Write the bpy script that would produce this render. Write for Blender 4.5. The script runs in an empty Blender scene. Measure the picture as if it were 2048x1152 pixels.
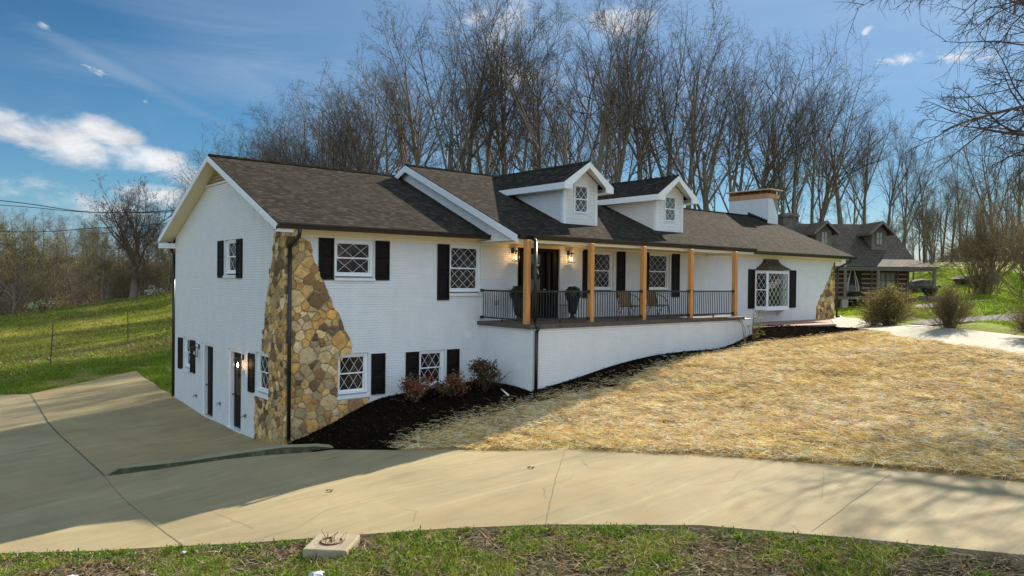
import bpy, bmesh, math, random
import numpy as np
from mathutils import Vector, Matrix
from mathutils.geometry import delaunay_2d_cdt

SUN_E, SKY_S, EXPO, CLOUD, SKY_G, SKY_K, BACK_FILL = 5.0, .08, 1.0, 5.6, 1.5, .58, 7.4
NSTRAW = 250000
# ------------------------------------------------------------------ camera
scn = bpy.context.scene
COL = scn.collection
CP = (-7.8874, -18.826, 4.4033)
YAW, PITCH, ROLL, FPX = 0.6921, -0.0102, 0.0105, 1484.35
def cam_axes():
    f = Vector((math.sin(YAW)*math.cos(PITCH), math.cos(YAW)*math.cos(PITCH), math.sin(PITCH)))
    r = f.cross(Vector((0, 0, 1))).normalized(); u = r.cross(f)
    c, s = math.cos(ROLL), math.sin(ROLL)
    return c*r+s*u, -s*r+c*u, f
cr, cu, cf = cam_axes()
cd = bpy.data.cameras.new("camera"); cam = bpy.data.objects.new("camera", cd); COL.objects.link(cam)
cam.matrix_world = Matrix(((cr.x, cu.x, -cf.x, CP[0]), (cr.y, cu.y, -cf.y, CP[1]), (cr.z, cu.z, -cf.z, CP[2]), (0, 0, 0, 1)))
cd.sensor_width = 36; cd.lens = 36*FPX/2048; cd.clip_end = 3000
scn.camera = cam
# ------------------------------------------------------------------ sun, sky
SUN = Vector((1.67, .378, 1.0)).normalized()
SUN_EL = math.asin(SUN.z); SUN_AZ = math.atan2(SUN.x, SUN.y)      # azimuth from +Y towards +X
sd = bpy.data.lights.new("sun", 'SUN'); sd.energy = SUN_E; sd.angle = math.radians(.53); sd.color = (1.0, .90, .74)
so = bpy.data.objects.new("sun", sd); COL.objects.link(so)
so.rotation_euler = (-SUN).to_track_quat('-Z', 'Y').to_euler(); so.location = (30, 0, 40)
scn.view_settings.view_transform = 'Standard'; scn.view_settings.look = 'None'
scn.view_settings.exposure = EXPO; scn.view_settings.gamma = 1

class NT:
    def __init__(s, tree): s.t = tree; s.n = tree.nodes; s.l = tree.links
    def new(s, typ, **k):
        n = s.n.new(typ)
        for a, v in k.items(): setattr(n, a, v)
        return n
    def put(s, sock, v):
        if hasattr(v, 'is_output') or isinstance(v, bpy.types.NodeSocket): s.l.new(v, sock)
        elif isinstance(v, tuple) and sock.type == 'RGBA' and len(v) == 3: sock.default_value = v+(1,)
        else: sock.default_value = v
    def math(s, op, a, b=0.0, c=0.0, clamp=False):
        n = s.new('ShaderNodeMath', operation=op, use_clamp=clamp); s.put(n.inputs[0], a); s.put(n.inputs[1], b)
        if op in ('MULTIPLY_ADD', 'SMOOTH_MIN'): s.put(n.inputs[2], c)
        return n.outputs[0]
    def noise(s, vec, scale, detail=4, rough=.55, dist=0.0):
        n = s.new('ShaderNodeTexNoise'); s.put(n.inputs['Scale'], scale); n.inputs['Detail'].default_value = detail
        n.inputs['Roughness'].default_value = rough; n.inputs['Distortion'].default_value = dist
        if vec is not None: s.put(n.inputs['Vector'], vec)
        return n.outputs['Fac']
    def ramp(s, fac, stops):
        n = s.new('ShaderNodeValToRGB'); e = n.color_ramp.elements
        while len(e) < len(stops): e.new(.5)
        for i, (p, c) in enumerate(stops):
            e[i].position = p; e[i].color = (c if isinstance(c, tuple) else (c, c, c))+(1,)
        s.put(n.inputs[0], fac); return n.outputs[0]
    def mix(s, fac, a, b, mode='MIX'):
        n = s.new('ShaderNodeMix', data_type='RGBA', blend_type=mode); s.put(n.inputs[0], fac)
        s.put(n.inputs[6], a); s.put(n.inputs[7], b); return n.outputs[2]
    def mapr(s, v, a, b, c, d, smooth=False):
        n = s.new('ShaderNodeMapRange'); s.put(n.inputs[0], v)
        if smooth: n.interpolation_type = 'SMOOTHSTEP'
        for i, x in enumerate((a, b, c, d)): n.inputs[1+i].default_value = x
        return n.outputs[0]
    def vmap(s, vec, scale=(1, 1, 1), rot=(0, 0, 0)):
        n = s.new('ShaderNodeMapping'); s.put(n.inputs[0], vec); n.inputs['Scale'].default_value = scale
        n.inputs['Rotation'].default_value = rot; return n.outputs[0]

w = bpy.data.worlds.new("World"); scn.world = w; w.use_nodes = True
T_ = NT(w.node_tree); w.node_tree.nodes.clear()
sky = T_.new('ShaderNodeTexSky', sky_type='NISHITA'); sky.sun_disc = False
sky.sun_elevation = SUN_EL; sky.sun_rotation = SUN_AZ; sky.altitude = 300; sky.air_density = 1.0; sky.dust_density = .3; sky.ozone_density = 2.5
hs = T_.new('ShaderNodeHueSaturation'); T_.put(hs.inputs['Color'], sky.outputs[0]); hs.inputs['Saturation'].default_value = 2.05; hs.inputs['Hue'].default_value = .474
def scl(col, k):
    n = T_.new('ShaderNodeVectorMath', operation='SCALE'); T_.put(n.inputs[0], col); n.inputs['Scale'].default_value = k; return n.outputs[0]
gm0 = T_.new('ShaderNodeGamma'); T_.put(gm0.inputs[0], scl(hs.outputs[0], .12)); gm0.inputs[1].default_value = SKY_G
tc = T_.new('ShaderNodeTexCoord').outputs['Generated']
sx = T_.new('ShaderNodeSeparateXYZ'); T_.put(sx.inputs[0], tc)
az = T_.math('ARCTAN2', sx.outputs[0], sx.outputs[1]); el = T_.math('ARCSINE', sx.outputs[2])
cmb = T_.new('ShaderNodeCombineXYZ'); T_.put(cmb.inputs[0], az); T_.put(cmb.inputs[1], el); ae = cmb.outputs[0]
hz_ = T_.math('MULTIPLY', T_.math('EXPONENT', T_.math('MULTIPLY', T_.math('MAXIMUM', el, 0.0), -5.2)), .88)
ds_ = T_.new('ShaderNodeVectorMath', operation='DOT_PRODUCT'); T_.put(ds_.inputs[0], tc); ds_.inputs[1].default_value = tuple(SUN)
hz_ = T_.math('MAXIMUM', hz_, T_.mapr(ds_.outputs['Value'], .25, .95, 0, .75, True))
class _G: outputs = [T_.mix(hz_, scl(gm0.outputs[0], SKY_K/.12), (2.1, 3.0, 4.3))]
gm = _G
def cloud(nscale, stretch, rot, blobs, lo, hi, detail=8, dist=.3, rough=.6):
    nv = T_.vmap(ae, stretch, (0, 0, rot)); nz = T_.noise(nv, nscale, detail, rough, dist)
    tot = None
    for (a, e, sa, se, k, tilt) in blobs:
        da = T_.math('SUBTRACT', az, a); de = T_.math('SUBTRACT', el, e)
        de = T_.math('SUBTRACT', de, T_.math('MULTIPLY', da, tilt))
        q = T_.math('ADD', T_.math('POWER', T_.math('ABSOLUTE', T_.math('DIVIDE', da, sa)), 2), T_.math('POWER', T_.math('ABSOLUTE', T_.math('DIVIDE', de, se)), 2))
        g = T_.math('MULTIPLY', T_.math('EXPONENT', T_.math('MULTIPLY', q, -1)), k)
        tot = g if tot is None else T_.math('MAXIMUM', tot, g)
    f = T_.math('ADD', nz, tot)
    return T_.mapr(f, lo, hi, 0, 1, True), nz
# (azimuth, elevation, half widths, strength, tilt) of each cloud
cum, cn = cloud(9, (1, 1.9, 1), .1, [
    (.135, .155, .085, .032, .55, -.15), (.265, .132, .12, .026, .52, -.22), (.09, .175, .05, .02, .48, 0), (.15, .085, .13, .034, .46, -.2), (.24, .10, .07, .022, .44, 0), (.36, .125, .05, .02, .46, 0), (.19, .165, .06, .022, .46, -.2),
    (.66, .33, .08, .045, .40, 0), (.80, .32, .09, .05, .40, 0), (.73, .27, .12, .05, .34, 0), (.85, .19, .16, .05, .3, 0), (.55, .16, .2, .05, .25, 0)], .76, 1.04)
puff, _ = cloud(55, (1, 1.6, 1), .2, [
    (1.134, .298, .009, .006, .46, .3), (.128, .276, .011, .0055, .44, -.2), (.180, .236, .016, .0055, .45, -.3), (.23, .208, .007, .004, .36, 0),
    (1.175, .262, .042, .008, .50, .04), (1.24, .258, .05, .012, .48, -.1)], .74, 1.16, 6, .8)
cir, _ = cloud(2.6, (1, 5.5, 1), -.42, [(.33, .28, .22, .09, .30, -.3), (.45, .22, .16, .07, .33, -.2), (.20, .24, .2, .012, .26, -.42), (1.15, .27, .25, .05, .22, .1), (.9, .40, .5, .1, .16, 0)], .50, 1.05, 9, .6, .62)
shade = T_.mapr(T_.noise(T_.vmap(ae, (1, 1.9, 1), (0, 0, .1)), 16, 5, .6, .3), .35, .65, .72, 1.12)
cc = T_.new('ShaderNodeCombineXYZ')
for i, v in enumerate((1.0, 1.0, 1.02)): T_.put(cc.inputs[i], T_.math('MULTIPLY', shade, CLOUD*v))
c1 = T_.mix(T_.math('MULTIPLY', cir, .24), gm.outputs[0], (CLOUD*.86, CLOUD*.93, CLOUD*1.02))
c2 = T_.mix(T_.math('MULTIPLY', cum, .93), c1, cc.outputs[0])
c3 = T_.mix(T_.math('MULTIPLY', puff, .8), c2, (CLOUD*1.05,)*3)
# unseen broken cloud added behind the camera to light the shaded walls
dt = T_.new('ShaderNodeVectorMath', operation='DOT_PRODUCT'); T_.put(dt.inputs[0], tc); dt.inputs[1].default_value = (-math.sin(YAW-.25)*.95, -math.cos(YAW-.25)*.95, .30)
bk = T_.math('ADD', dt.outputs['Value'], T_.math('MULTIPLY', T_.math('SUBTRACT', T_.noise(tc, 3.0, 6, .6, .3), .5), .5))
c4 = T_.mix(T_.mapr(bk, .12, .42, 0, .95, True), c3, (BACK_FILL*.72, BACK_FILL*.92, BACK_FILL*1.16))
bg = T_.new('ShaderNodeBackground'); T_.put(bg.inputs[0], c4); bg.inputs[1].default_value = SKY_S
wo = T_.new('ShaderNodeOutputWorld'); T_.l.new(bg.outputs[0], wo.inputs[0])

# ------------------------------------------------------------------ helpers
rnd = random.Random(7); R = np.random.default_rng(11)
def tag(o, label=None, cat=None, group=None, kind=None):
    if label: o['label'] = label
    if cat: o['category'] = cat
    if group: o['group'] = group
    if kind: o['kind'] = kind
    return o
def empty(name, loc=(0, 0, 0), rz=0, label=None, cat=None, group=None):
    o = bpy.data.objects.new(name, None); COL.objects.link(o); o.location = loc; o.rotation_euler = (0, 0, rz)
    o.empty_display_size = .2; return tag(o, label, cat, group)
def link(name, me, mat, parent=None):
    o = bpy.data.objects.new(name, me); COL.objects.link(o)
    if mat is not None and not me.materials: me.materials.append(mat)
    if parent is not None: o.parent = parent
    return o
def np_mesh(name, V, F, mat, parent=None, smooth=False, col=None, fcol=None):
    """V (n,3); F (m,3|4) ; col per vertex rgb"""
    V = np.asarray(V, np.float32); F = np.asarray(F, np.int32); k = F.shape[1]
    me = bpy.data.meshes.new(name); me.vertices.add(len(V)); me.vertices.foreach_set('co', V.ravel())
    me.loops.add(F.size); me.loops.foreach_set('vertex_index', F.ravel()); me.polygons.add(len(F))
    me.polygons.foreach_set('loop_start', np.arange(0, F.size, k, dtype=np.int32))
    if smooth: me.polygons.foreach_set('use_smooth', np.ones(len(F), bool))
    if col is not None:
        a = me.color_attributes.new('Col', 'FLOAT_COLOR', 'POINT'); c = np.ones((len(V), 4), np.float32); c[:, :3] = col
        a.data.foreach_set('color', c.ravel())
    me.update(calc_edges=True); me.validate()
    return link(name, me, mat, parent)
class MB:
    def __init__(s, M=None): s.v = []; s.f = []; s.c = []; s.M = M; s.sm = []
    def add(s, vs, fs, smooth=False, col=None):
        b = len(s.v)
        for v in vs: s.v.append(tuple(s.M @ Vector(v)) if s.M is not None else tuple(v))
        for f in fs: s.f.append([b+i for i in f]); s.sm.append(smooth)
        if col is not None: s.c += [col]*len(vs)
        return s
    def box(s, a, b, col=None):
        x0, x1 = sorted((a[0], b[0])); y0, y1 = sorted((a[1], b[1])); z0, z1 = sorted((a[2], b[2]))
        return s.add([(x0, y0, z0), (x1, y0, z0), (x1, y1, z0), (x0, y1, z0), (x0, y0, z1), (x1, y0, z1), (x1, y1, z1), (x0, y1, z1)],
                     [(0, 3, 2, 1), (4, 5, 6, 7), (0, 1, 5, 4), (1, 2, 6, 5), (2, 3, 7, 6), (3, 0, 4, 7)], col=col)
    def bar(s, p, q, w_, h_=None, up=(0, 0, 1)):
        h_ = w_ if h_ is None else h_; p = Vector(p); q = Vector(q); d = (q-p).normalized(); u = Vector(up)
        if abs(d.dot(u)) > .98: u = Vector((0, 1, 0))
        a = d.cross(u).normalized(); b = a.cross(d); a = a*w_/2; b = b*h_/2
        return s.add([p-a-b, p+a-b, p+a+b, p-a+b, q-a-b, q+a-b, q+a+b, q-a+b], [(0, 3, 2, 1), (4, 5, 6, 7), (0, 1, 5, 4), (1, 2, 6, 5), (2, 3, 7, 6), (3, 0, 4, 7)])
    def tube(s, pts, r, n=8, cap=True):
        pts = [Vector(p) for p in pts]; rs = r if isinstance(r, (list, tuple)) else [r]*len(pts); vs = []; fs = []
        ref = Vector((0, 0, 1))
        for i, p in enumerate(pts):
            d = (pts[min(i+1, len(pts)-1)]-pts[max(i-1, 0)]).normalized()
            u = ref if abs(d.dot(ref)) < .95 else Vector((1, 0, 0)); a = d.cross(u).normalized(); b = a.cross(d)
            for k in range(n): t = 2*math.pi*k/n; vs.append(p+(a*math.cos(t)+b*math.sin(t))*rs[i])
        for i in range(len(pts)-1):
            for k in range(n): fs.append((i*n+k, i*n+(k+1) % n, (i+1)*n+(k+1) % n, (i+1)*n+k))
        if cap: fs.append(tuple(range(n-1, -1, -1))); fs.append(tuple((len(pts)-1)*n+k for k in range(n)))
        return s.add(vs, fs, smooth=n > 5)
    def lathe(s, prof, c=(0, 0, 0), n=24):
        vs = [(c[0]+r*math.cos(2*math.pi*k/n), c[1]+r*math.sin(2*math.pi*k/n), c[2]+z) for r, z in prof for k in range(n)]; fs = []
        for i in range(len(prof)-1):
            for k in range(n): fs.append((i*n+k, i*n+(k+1) % n, (i+1)*n+(k+1) % n, (i+1)*n+k))
        fs.append(tuple(range(n-1, -1, -1))); fs.append(tuple((len(prof)-1)*n+k for k in range(n)))
        return s.add(vs, fs, smooth=True)
    def prism(s, poly, d):
        """poly 3D points (planar), extruded by vector d"""
        n = len(poly); d = Vector(d); P = [Vector(p) for p in poly]
        return s.add(P+[p+d for p in P], [tuple(range(n)), tuple(range(2*n-1, n-1, -1))]+[(i, i+n, (i+1) % n+n, (i+1) % n) for i in range(n)])
    def build(s, name, mat, parent=None, uv=True, bevel=0):
        me = bpy.data.meshes.new(name); me.from_pydata(s.v, [], s.f); me.update()
        me.polygons.foreach_set('use_smooth', s.sm)
        if s.c and len(s.c) == len(s.v):
            a = me.color_attributes.new('Col', 'FLOAT_COLOR', 'POINT')
            a.data.foreach_set('color', np.array([tuple(c)+(1,) for c in s.c], np.float32).ravel())
        bm = bmesh.new(); bm.from_mesh(me)
        if bevel:
            bmesh.ops.bevel(bm, geom=[e for e in bm.edges if e.is_manifold and e.calc_face_angle(0) > .6], offset=bevel, segments=1, affect='EDGES')
        bmesh.ops.recalc_face_normals(bm, faces=bm.faces)
        if uv:
            L = bm.loops.layers.uv.new('UVMap')
            for f in bm.faces:
                n = f.normal; u = Vector((0, 0, 1)).cross(n)
                u = Vector((1, 0, 0)) if u.length < .02 else u.normalized()
                if u.x < -.01 or (abs(u.x) <= .01 and u.y > 0): u = -u
                v = n.cross(u); v = -v if (v.z < -1e-4 or (abs(v.z) < 1e-4 and v.y < 0)) else v
                for lp in f.loops: co = lp.vert.co; lp[L].uv = (co.dot(u), co.dot(v))
        bm.to_mesh(me); bm.free()
        return link(name, me, mat, parent)

# ------------------------------------------------------------------ materials
MATS = {}
def mat(name, base=None, rough=.6, spec=.5, metal=0, fn=None, bump=None, emit=None, trans=None):
    m = bpy.data.materials.new(name); m.use_nodes = True; t = NT(m.node_tree); b = m.node_tree.nodes['Principled BSDF']
    b.inputs['Roughness'].default_value = rough; b.inputs['Metallic'].default_value = metal; b.inputs['Specular IOR Level'].default_value = spec
    if base: b.inputs['Base Color'].default_value = tuple(base)+(1,)
    if emit: b.inputs['Emission Color'].default_value = tuple(emit[0])+(1,); b.inputs['Emission Strength'].default_value = emit[1]
    t.b = b
    if fn: fn(t)
    MATS[name] = m; return m
def obj_co(t): return t.new('ShaderNodeTexCoord').outputs['Object']
def uv_co(t): return t.new('ShaderNodeTexCoord').outputs['UV']
def set_col(t, c): t.put(t.b.inputs['Base Color'], c)
def set_bump(t, h, dist, strength=1.0):
    n = t.new('ShaderNodeBump'); n.inputs['Distance'].default_value = dist; n.inputs['Strength'].default_value = strength
    t.put(n.inputs['Height'], h); t.put(t.b.inputs['Normal'], n.outputs[0])
def attr(t): return t.new('ShaderNodeAttribute', attribute_name='Col').outputs['Color']
def brick_node(t, vec, w_, h_, mortar, off=.5, smooth=.1, c1=0.0, c2=1.0):
    n = t.new('ShaderNodeTexBrick', offset=off); t.put(n.inputs['Vector'], vec); n.inputs['Scale'].default_value = 1
    n.inputs['Brick Width'].default_value = w_; n.inputs['Row Height'].default_value = h_; n.inputs['Mortar Size'].default_value = mortar
    n.inputs['Mortar Smooth'].default_value = smooth; n.inputs['Color1'].default_value = (c1, c1, c1, 1); n.inputs['Color2'].default_value = (c2, c2, c2, 1)
    return n
def f_brick(t):
    uv = uv_co(t); b = brick_node(t, uv, .215, .075, .006, smooth=.4, c1=.4, c2=.6)
    wv = t.math('SUBTRACT', 1.0, b.outputs['Fac'])
    nz = t.noise(obj_co(t), 2.2, 5); fine = t.noise(obj_co(t), 60, 3)
    c = t.mix(t.mapr(nz, .3, .75, 0, 1), (.80, .80, .79), (.72, .73, .72))
    c = t.mix(t.math('MULTIPLY', b.outputs['Fac'], .17), c, (.40, .41, .42)); dr = t.noise(t.vmap(obj_co(t), (1.5, 1.5, .25)), 1.3, 6, .65); c = t.mix(t.mapr(dr, .52, .75, 0, .22), c, (.55, .54, .50))
    c = t.mix(t.math('MULTIPLY', t.math('SUBTRACT', b.outputs['Color'], .4), .25), c, (.62, .62, .6))
    z = t.new('ShaderNodeSeparateXYZ'); t.put(z.inputs[0], obj_co(t))
    set_col(t, c)
    set_bump(t, t.math('ADD', t.math('MULTIPLY', wv, 1.0), t.math('MULTIPLY', fine, .45)), .012, 1.0)
def f_shingle(t):
    uv = uv_co(t); b = brick_node(t, uv, .33, .145, .006, .5, .0, 0, 1)
    b2 = brick_node(t, uv, .165, .145, .0, .5, .0, 0, 1)
    v = t.new('ShaderNodeTexWhiteNoise', noise_dimensions='2D')
    sp = t.new('ShaderNodeSeparateXYZ'); t.put(sp.inputs[0], uv)
    row = t.math('FLOOR', t.math('DIVIDE', sp.outputs[1], .145)); colx = t.math('FLOOR', t.math('DIVIDE', t.math('ADD', sp.outputs[0], t.math('MULTIPLY', row, .077)), .16))
    cv = t.new('ShaderNodeCombineXYZ'); t.put(cv.inputs[0], row); t.put(cv.inputs[1], colx); t.put(v.inputs[0], cv.outputs[0])
    c = t.ramp(v.outputs[0], [(0, (.027, .0225, .017)), (.35, (.042, .035, .027)), (.7, (.056, .047, .036)), (1, (.092, .078, .061))])
    c = t.mix(t.math('MULTIPLY', b.outputs['Fac'], .8), c, (.008, .007, .006))
    big = t.noise(obj_co(t), .9, 5, .6); c = t.mix(t.mapr(big, .3, .7, .0, .25), c, (.07, .057, .038))
    gr = t.noise(obj_co(t), 90, 3, .7); c = t.mix(t.mapr(gr, .3, .7, 0, .5), c, (.02, .018, .015))
    set_col(t, c)
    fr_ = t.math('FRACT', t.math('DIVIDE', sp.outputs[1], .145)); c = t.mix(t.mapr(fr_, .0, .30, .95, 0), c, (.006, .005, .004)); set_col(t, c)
    h = t.math('SUBTRACT', 1.0, fr_)
    set_bump(t, t.math('ADD', h, t.math('MULTIPLY', gr, .5)), .016, 1)
def f_siding(t):
    uv = uv_co(t); sp = t.new('ShaderNodeSeparateXYZ'); t.put(sp.inputs[0], uv)
    fr = t.math('FRACT', t.math('DIVIDE', sp.outputs[1], .125))
    line = t.mapr(fr, .0, .09, 1, 0)
    c = t.mix(t.math('MULTIPLY', line, .55), t.mix(t.mapr(t.noise(obj_co(t), 3, 4), .4, .7, 0, .5), (.78, .77, .74), (.66, .66, .62)), (.30, .29, .27))
    set_col(t, c); set_bump(t, t.math('SUBTRACT', 1.0, fr), .014, 1)
def f_soffit(t):
    uv = uv_co(t); sp = t.new('ShaderNodeSeparateXYZ'); t.put(sp.inputs[0], uv)
    fr = t.math('FRACT', t.math('DIVIDE', sp.outputs[0], .1)); line = t.mapr(fr, 0, .1, 1, 0)
    set_col(t, t.mix(t.math('MULTIPLY', line, .4), (.80, .70, .48), (.45, .36, .22)))  # warm bounce light under the eaves is put into this base colour
def f_wood(t):
    o = t.vmap(obj_co(t), (22, 22, 1.2)); n1 = t.noise(o, 1, 6, .65, .6); n2 = t.noise(obj_co(t), 3.0, 3)
    c = t.ramp(n1, [(.3, (.40, .16, .035)), (.5, (.60, .27, .07)), (.7, (.72, .36, .11))])
    set_col(t, t.mix(t.mapr(n2, .4, .65, 0, .4), c, (.48, .2, .05))); set_bump(t, n1, .002, .5)
def f_stone(t):
    o = obj_co(t); n1 = t.noise(o, 7, 8, .7, .5); n2 = t.noise(o, 28, 6, .65)
    c = t.mix(.85, attr(t), t.ramp(n1, [(.3, (.55, .53, .5)), (.5, (1.15, 1.1, 1.0)), (.72, (1.8, 1.6, 1.3))]), 'MULTIPLY')
    c = t.mix(t.mapr(n2, .45, .75, 0, .45), c, (.40, .34, .24)); c = t.mix(t.mapr(n2, .2, .40, .35, 0), c, (.08, .06, .04))
    set_col(t, c); set_bump(t, t.math('ADD', n1, t.math('MULTIPLY', n2, .6)), .03, 1)
def f_mortar(t):
    o = obj_co(t); n = t.noise(o, 30, 5, .7); set_col(t, t.ramp(n, [(.3, (.20, .155, .09)), (.7, (.40, .32, .19))])); set_bump(t, n, .01, 1)
def f_concrete(base, dark, warm):
    def f(t):
        o = obj_co(t); a = t.noise(t.vmap(o, (1, 1, 1)), .35, 6, .6, .4); b = t.noise(t.vmap(o, (.5, 3.0, 1), (0, 0, .6)), 1.1, 6, .62, .6)
        c_ = t.noise(o, 9, 6, .7); d = t.noise(o, 140, 2)
        c = t.mix(t.mapr(a, .35, .68, 0, 1), base, dark); c = t.mix(t.mapr(b, .42, .72, 0, .55), c, warm)
        c = t.mix(t.mapr(b, .25, .45, .55, 0), c, tuple(x*.55 for x in dark)); e = t.noise(t.vmap(o, (.25, 2.2, 1), (0, 0, -.35)), .8, 7, .7, 1.2); c = t.mix(t.mapr(e, .52, .66, 0, .5), c, tuple(x*.8 for x in warm)); c = t.mix(t.mapr(e, .36, .46, .4, 0), c, tuple(min(1, x*1.18) for x in base)); c = t.mix(t.mapr(c_, .5, .8, 0, .35), c, tuple(x*.75 for x in base))
        c = t.mix(t.mapr(c_, .2, .38, .3, 0), c, tuple(min(1, x*1.25) for x in base))
        c = t.mix(t.mapr(d, .3, .7, 0, .22), c, tuple(x*.5 for x in dark))
        st = t.noise(o, 2.3, 3, .5, .3); c = t.mix(t.mapr(st, .70, .78, 0, .30), c, (.10, .085, .06))
        set_col(t, c); set_bump(t, t.math('ADD', t.math('MULTIPLY', d, .4), c_), .006, .6)
    return f
def f_mulch(t):
    o = obj_co(t); n = t.noise(o, 26, 6, .75, .4); n2 = t.noise(o, 2, 4); v = t.new('ShaderNodeTexVoronoi'); v.inputs['Scale'].default_value = 34; t.put(v.inputs['Vector'], o)
    c = t.ramp(n, [(.3, (.004, .0035, .003)), (.55, (.014, .011, .008)), (.75, (.035, .021, .010))])
    set_col(t, t.mix(t.mapr(n2, .5, .75, 0, .4), c, (.028, .017, .008))); set_bump(t, t.math('ADD', n, v.outputs[0]), .05, 1)
def f_ground(t):
    o = obj_co(t); n = t.noise(o, 5, 7, .7, .3); n2 = t.noise(o, 38, 4, .7); n3 = t.noise(t.vmap(o, (.25, 1, 1), (0, 0, .3)), .22, 5, .6)
    c = t.mix(.9, attr(t), t.ramp(n, [(.25, (.45, .45, .4)), (.5, (1, 1, 1)), (.75, (1.55, 1.4, 1.3))]), 'MULTIPLY')
    c = t.mix(t.mapr(n2, .3, .62, .55, 0), c, (.022, .026, .010)); c = t.mix(t.mapr(n3, .48, .7, 0, .5), c, t.mix(1, attr(t), (1.6, 1.3, .8), 'MULTIPLY'))
    set_col(t, c); set_bump(t, t.math('ADD', n, t.math('MULTIPLY', n2, .6)), .10, 1)
def f_strawbed(t):
    o = obj_co(t); n = t.noise(t.vmap(o, (3, 1, 1), (0, 0, .5)), 10, 6, .75, .6); n1 = t.noise(o, .8, 5, .6)
    c = t.ramp(n, [(.3, (.16, .10, .035)), (.5, (.42, .29, .12)), (.7, (.62, .48, .24))])
    set_col(t, t.mix(t.mapr(n1, .45, .7, 0, .5), c, (.12, .09, .035))); set_bump(t, n, .04, 1)
def f_gravel(t):
    o = obj_co(t); n = t.noise(o, 20, 6, .75); set_col(t, t.ramp(n, [(.3, (.08, .075, .06)), (.6, (.22, .205, .18)), (.75, (.36, .33, .29))])); set_bump(t, n, .04, 1)
def f_bark(c1, c2):
    def f(t):
        o = obj_co(t); n = t.noise(t.vmap(o, (9, 9, 1.6)), 1, 6, .7, .3); n2 = t.noise(o, .7, 3)
        c = t.ramp(n, [(.3, c1), (.7, c2)]); set_col(t, t.mix(t.mapr(n2, .45, .62, 0, .45), c, (.10, .105, .045))); set_bump(t, n, .03, 1)
    return f
def f_attr(t): set_col(t, attr(t))
def leafy(name, rough=.5, tr=.35, var=0):
    m = bpy.data.materials.new(name); m.use_nodes = True; t = NT(m.node_tree); t.n.clear()
    a = attr(t); d = t.new('ShaderNodeBsdfDiffuse'); t.put(d.inputs[0], a); tl = t.new('ShaderNodeBsdfTranslucent'); t.put(tl.inputs[0], a)
    mx = t.new('ShaderNodeMixShader'); mx.inputs[0].default_value = tr; t.l.new(d.outputs[0], mx.inputs[1]); t.l.new(tl.outputs[0], mx.inputs[2])
    g = t.new('ShaderNodeBsdfGlossy'); g.inputs['Roughness'].default_value = .7; g.inputs[0].default_value = (.6, .6, .55, 1)
    m2 = t.new('ShaderNodeMixShader'); m2.inputs[0].default_value = .02; t.l.new(mx.outputs[0], m2.inputs[1]); t.l.new(g.outputs[0], m2.inputs[2])
    o = t.new('ShaderNodeOutputMaterial'); t.l.new(m2.outputs[0], o.inputs[0]); MATS[name] = m; return m
def seeglass(name, tint=(.85, .88, .85), refl=.12):
    m = bpy.data.materials.new(name); m.use_nodes = True; t = NT(m.node_tree); t.n.clear()
    g = t.new('ShaderNodeBsdfGlossy'); g.inputs['Roughness'].default_value = .02; tr = t.new('ShaderNodeBsdfTransparent'); tr.inputs[0].default_value = tint+(1,)
    lw = t.new('ShaderNodeFresnel'); lw.inputs[0].default_value = 1.5
    mx = t.new('ShaderNodeMixShader'); t.put(mx.inputs[0], t.math('MULTIPLY', lw.outputs[0], .12)); t.l.new(tr.outputs[0], mx.inputs[1]); t.l.new(g.outputs[0], mx.inputs[2])
    o = t.new('ShaderNodeOutputMaterial'); t.l.new(mx.outputs[0], o.inputs[0]); MATS[name] = m; return m
brick = mat('painted_brick', rough=.62, spec=.3, fn=f_brick)
shingle = mat('shingles', rough=.95, spec=.03, fn=f_shingle)
siding = mat('siding', rough=.5, fn=f_siding)
soffit = mat('soffit', rough=.6, fn=f_soffit)
bounce_cream = mat('bounce_cream_trim', (.80, .70, .50), .55)  # cream tone carries the warm bounce light below the eaves
trim = mat('white_trim', (.80, .80, .79), .45, fn=lambda t: set_col(t, t.mix(t.mapr(t.noise(obj_co(t), 6, 4), .4, .7, 0, .3), (.82, .82, .81), (.66, .66, .63))))
frame_m = mat('window_white', (.80, .80, .79), .35)
black = mat('black_paint', (.012, .011, .011), .55, .12, fn=lambda t: set_col(t, t.mix(t.mapr(t.noise(obj_co(t), 9, 4), .4, .7, 0, .6), (.008, .006, .005), (.018, .012, .009))))
gut_m = mat('dark_bronze_gutter', (.016, .012, .010), .32, .5)
iron = mat('black_iron', (.012, .012, .013), .38, .5)
pane_m = mat('window_glass', (.020, .015, .011), .06, .12, fn=lambda t: set_col(t, t.ramp(t.noise(obj_co(t), 1.7, 4, .6, .6), [(.4, (.010, .008, .006)), (.55, (.035, .026, .018)), (.7, (.10, .08, .055))])))  # uneven pane colour stands in for reflections in the glass
wood = mat('cedar', rough=.6, fn=f_wood)
stone = mat('fieldstone', rough=.85, spec=.25, fn=f_stone)
mortar = mat('stone_mortar', rough=.95, fn=f_mortar)
conc = mat('concrete', rough=.85, spec=.25, fn=f_concrete((.385, .32, .178), (.25, .21, .118), (.36, .245, .115)))
conc_pad = mat('pad_concrete', rough=.85, spec=.25, fn=f_concrete((.41, .325, .165), (.27, .215, .108), (.35, .225, .10)))
conc_r = mat('pale_concrete', rough=.85, spec=.25, fn=f_concrete((.42, .40, .31), (.33, .31, .24), (.37, .33, .23)))
joint_m = mat('joint', (.17, .14, .09), .95)
chip_m = mat('mulch_chip', rough=.95, spec=.0, fn=lambda t: set_col(t, attr(t)))
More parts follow.
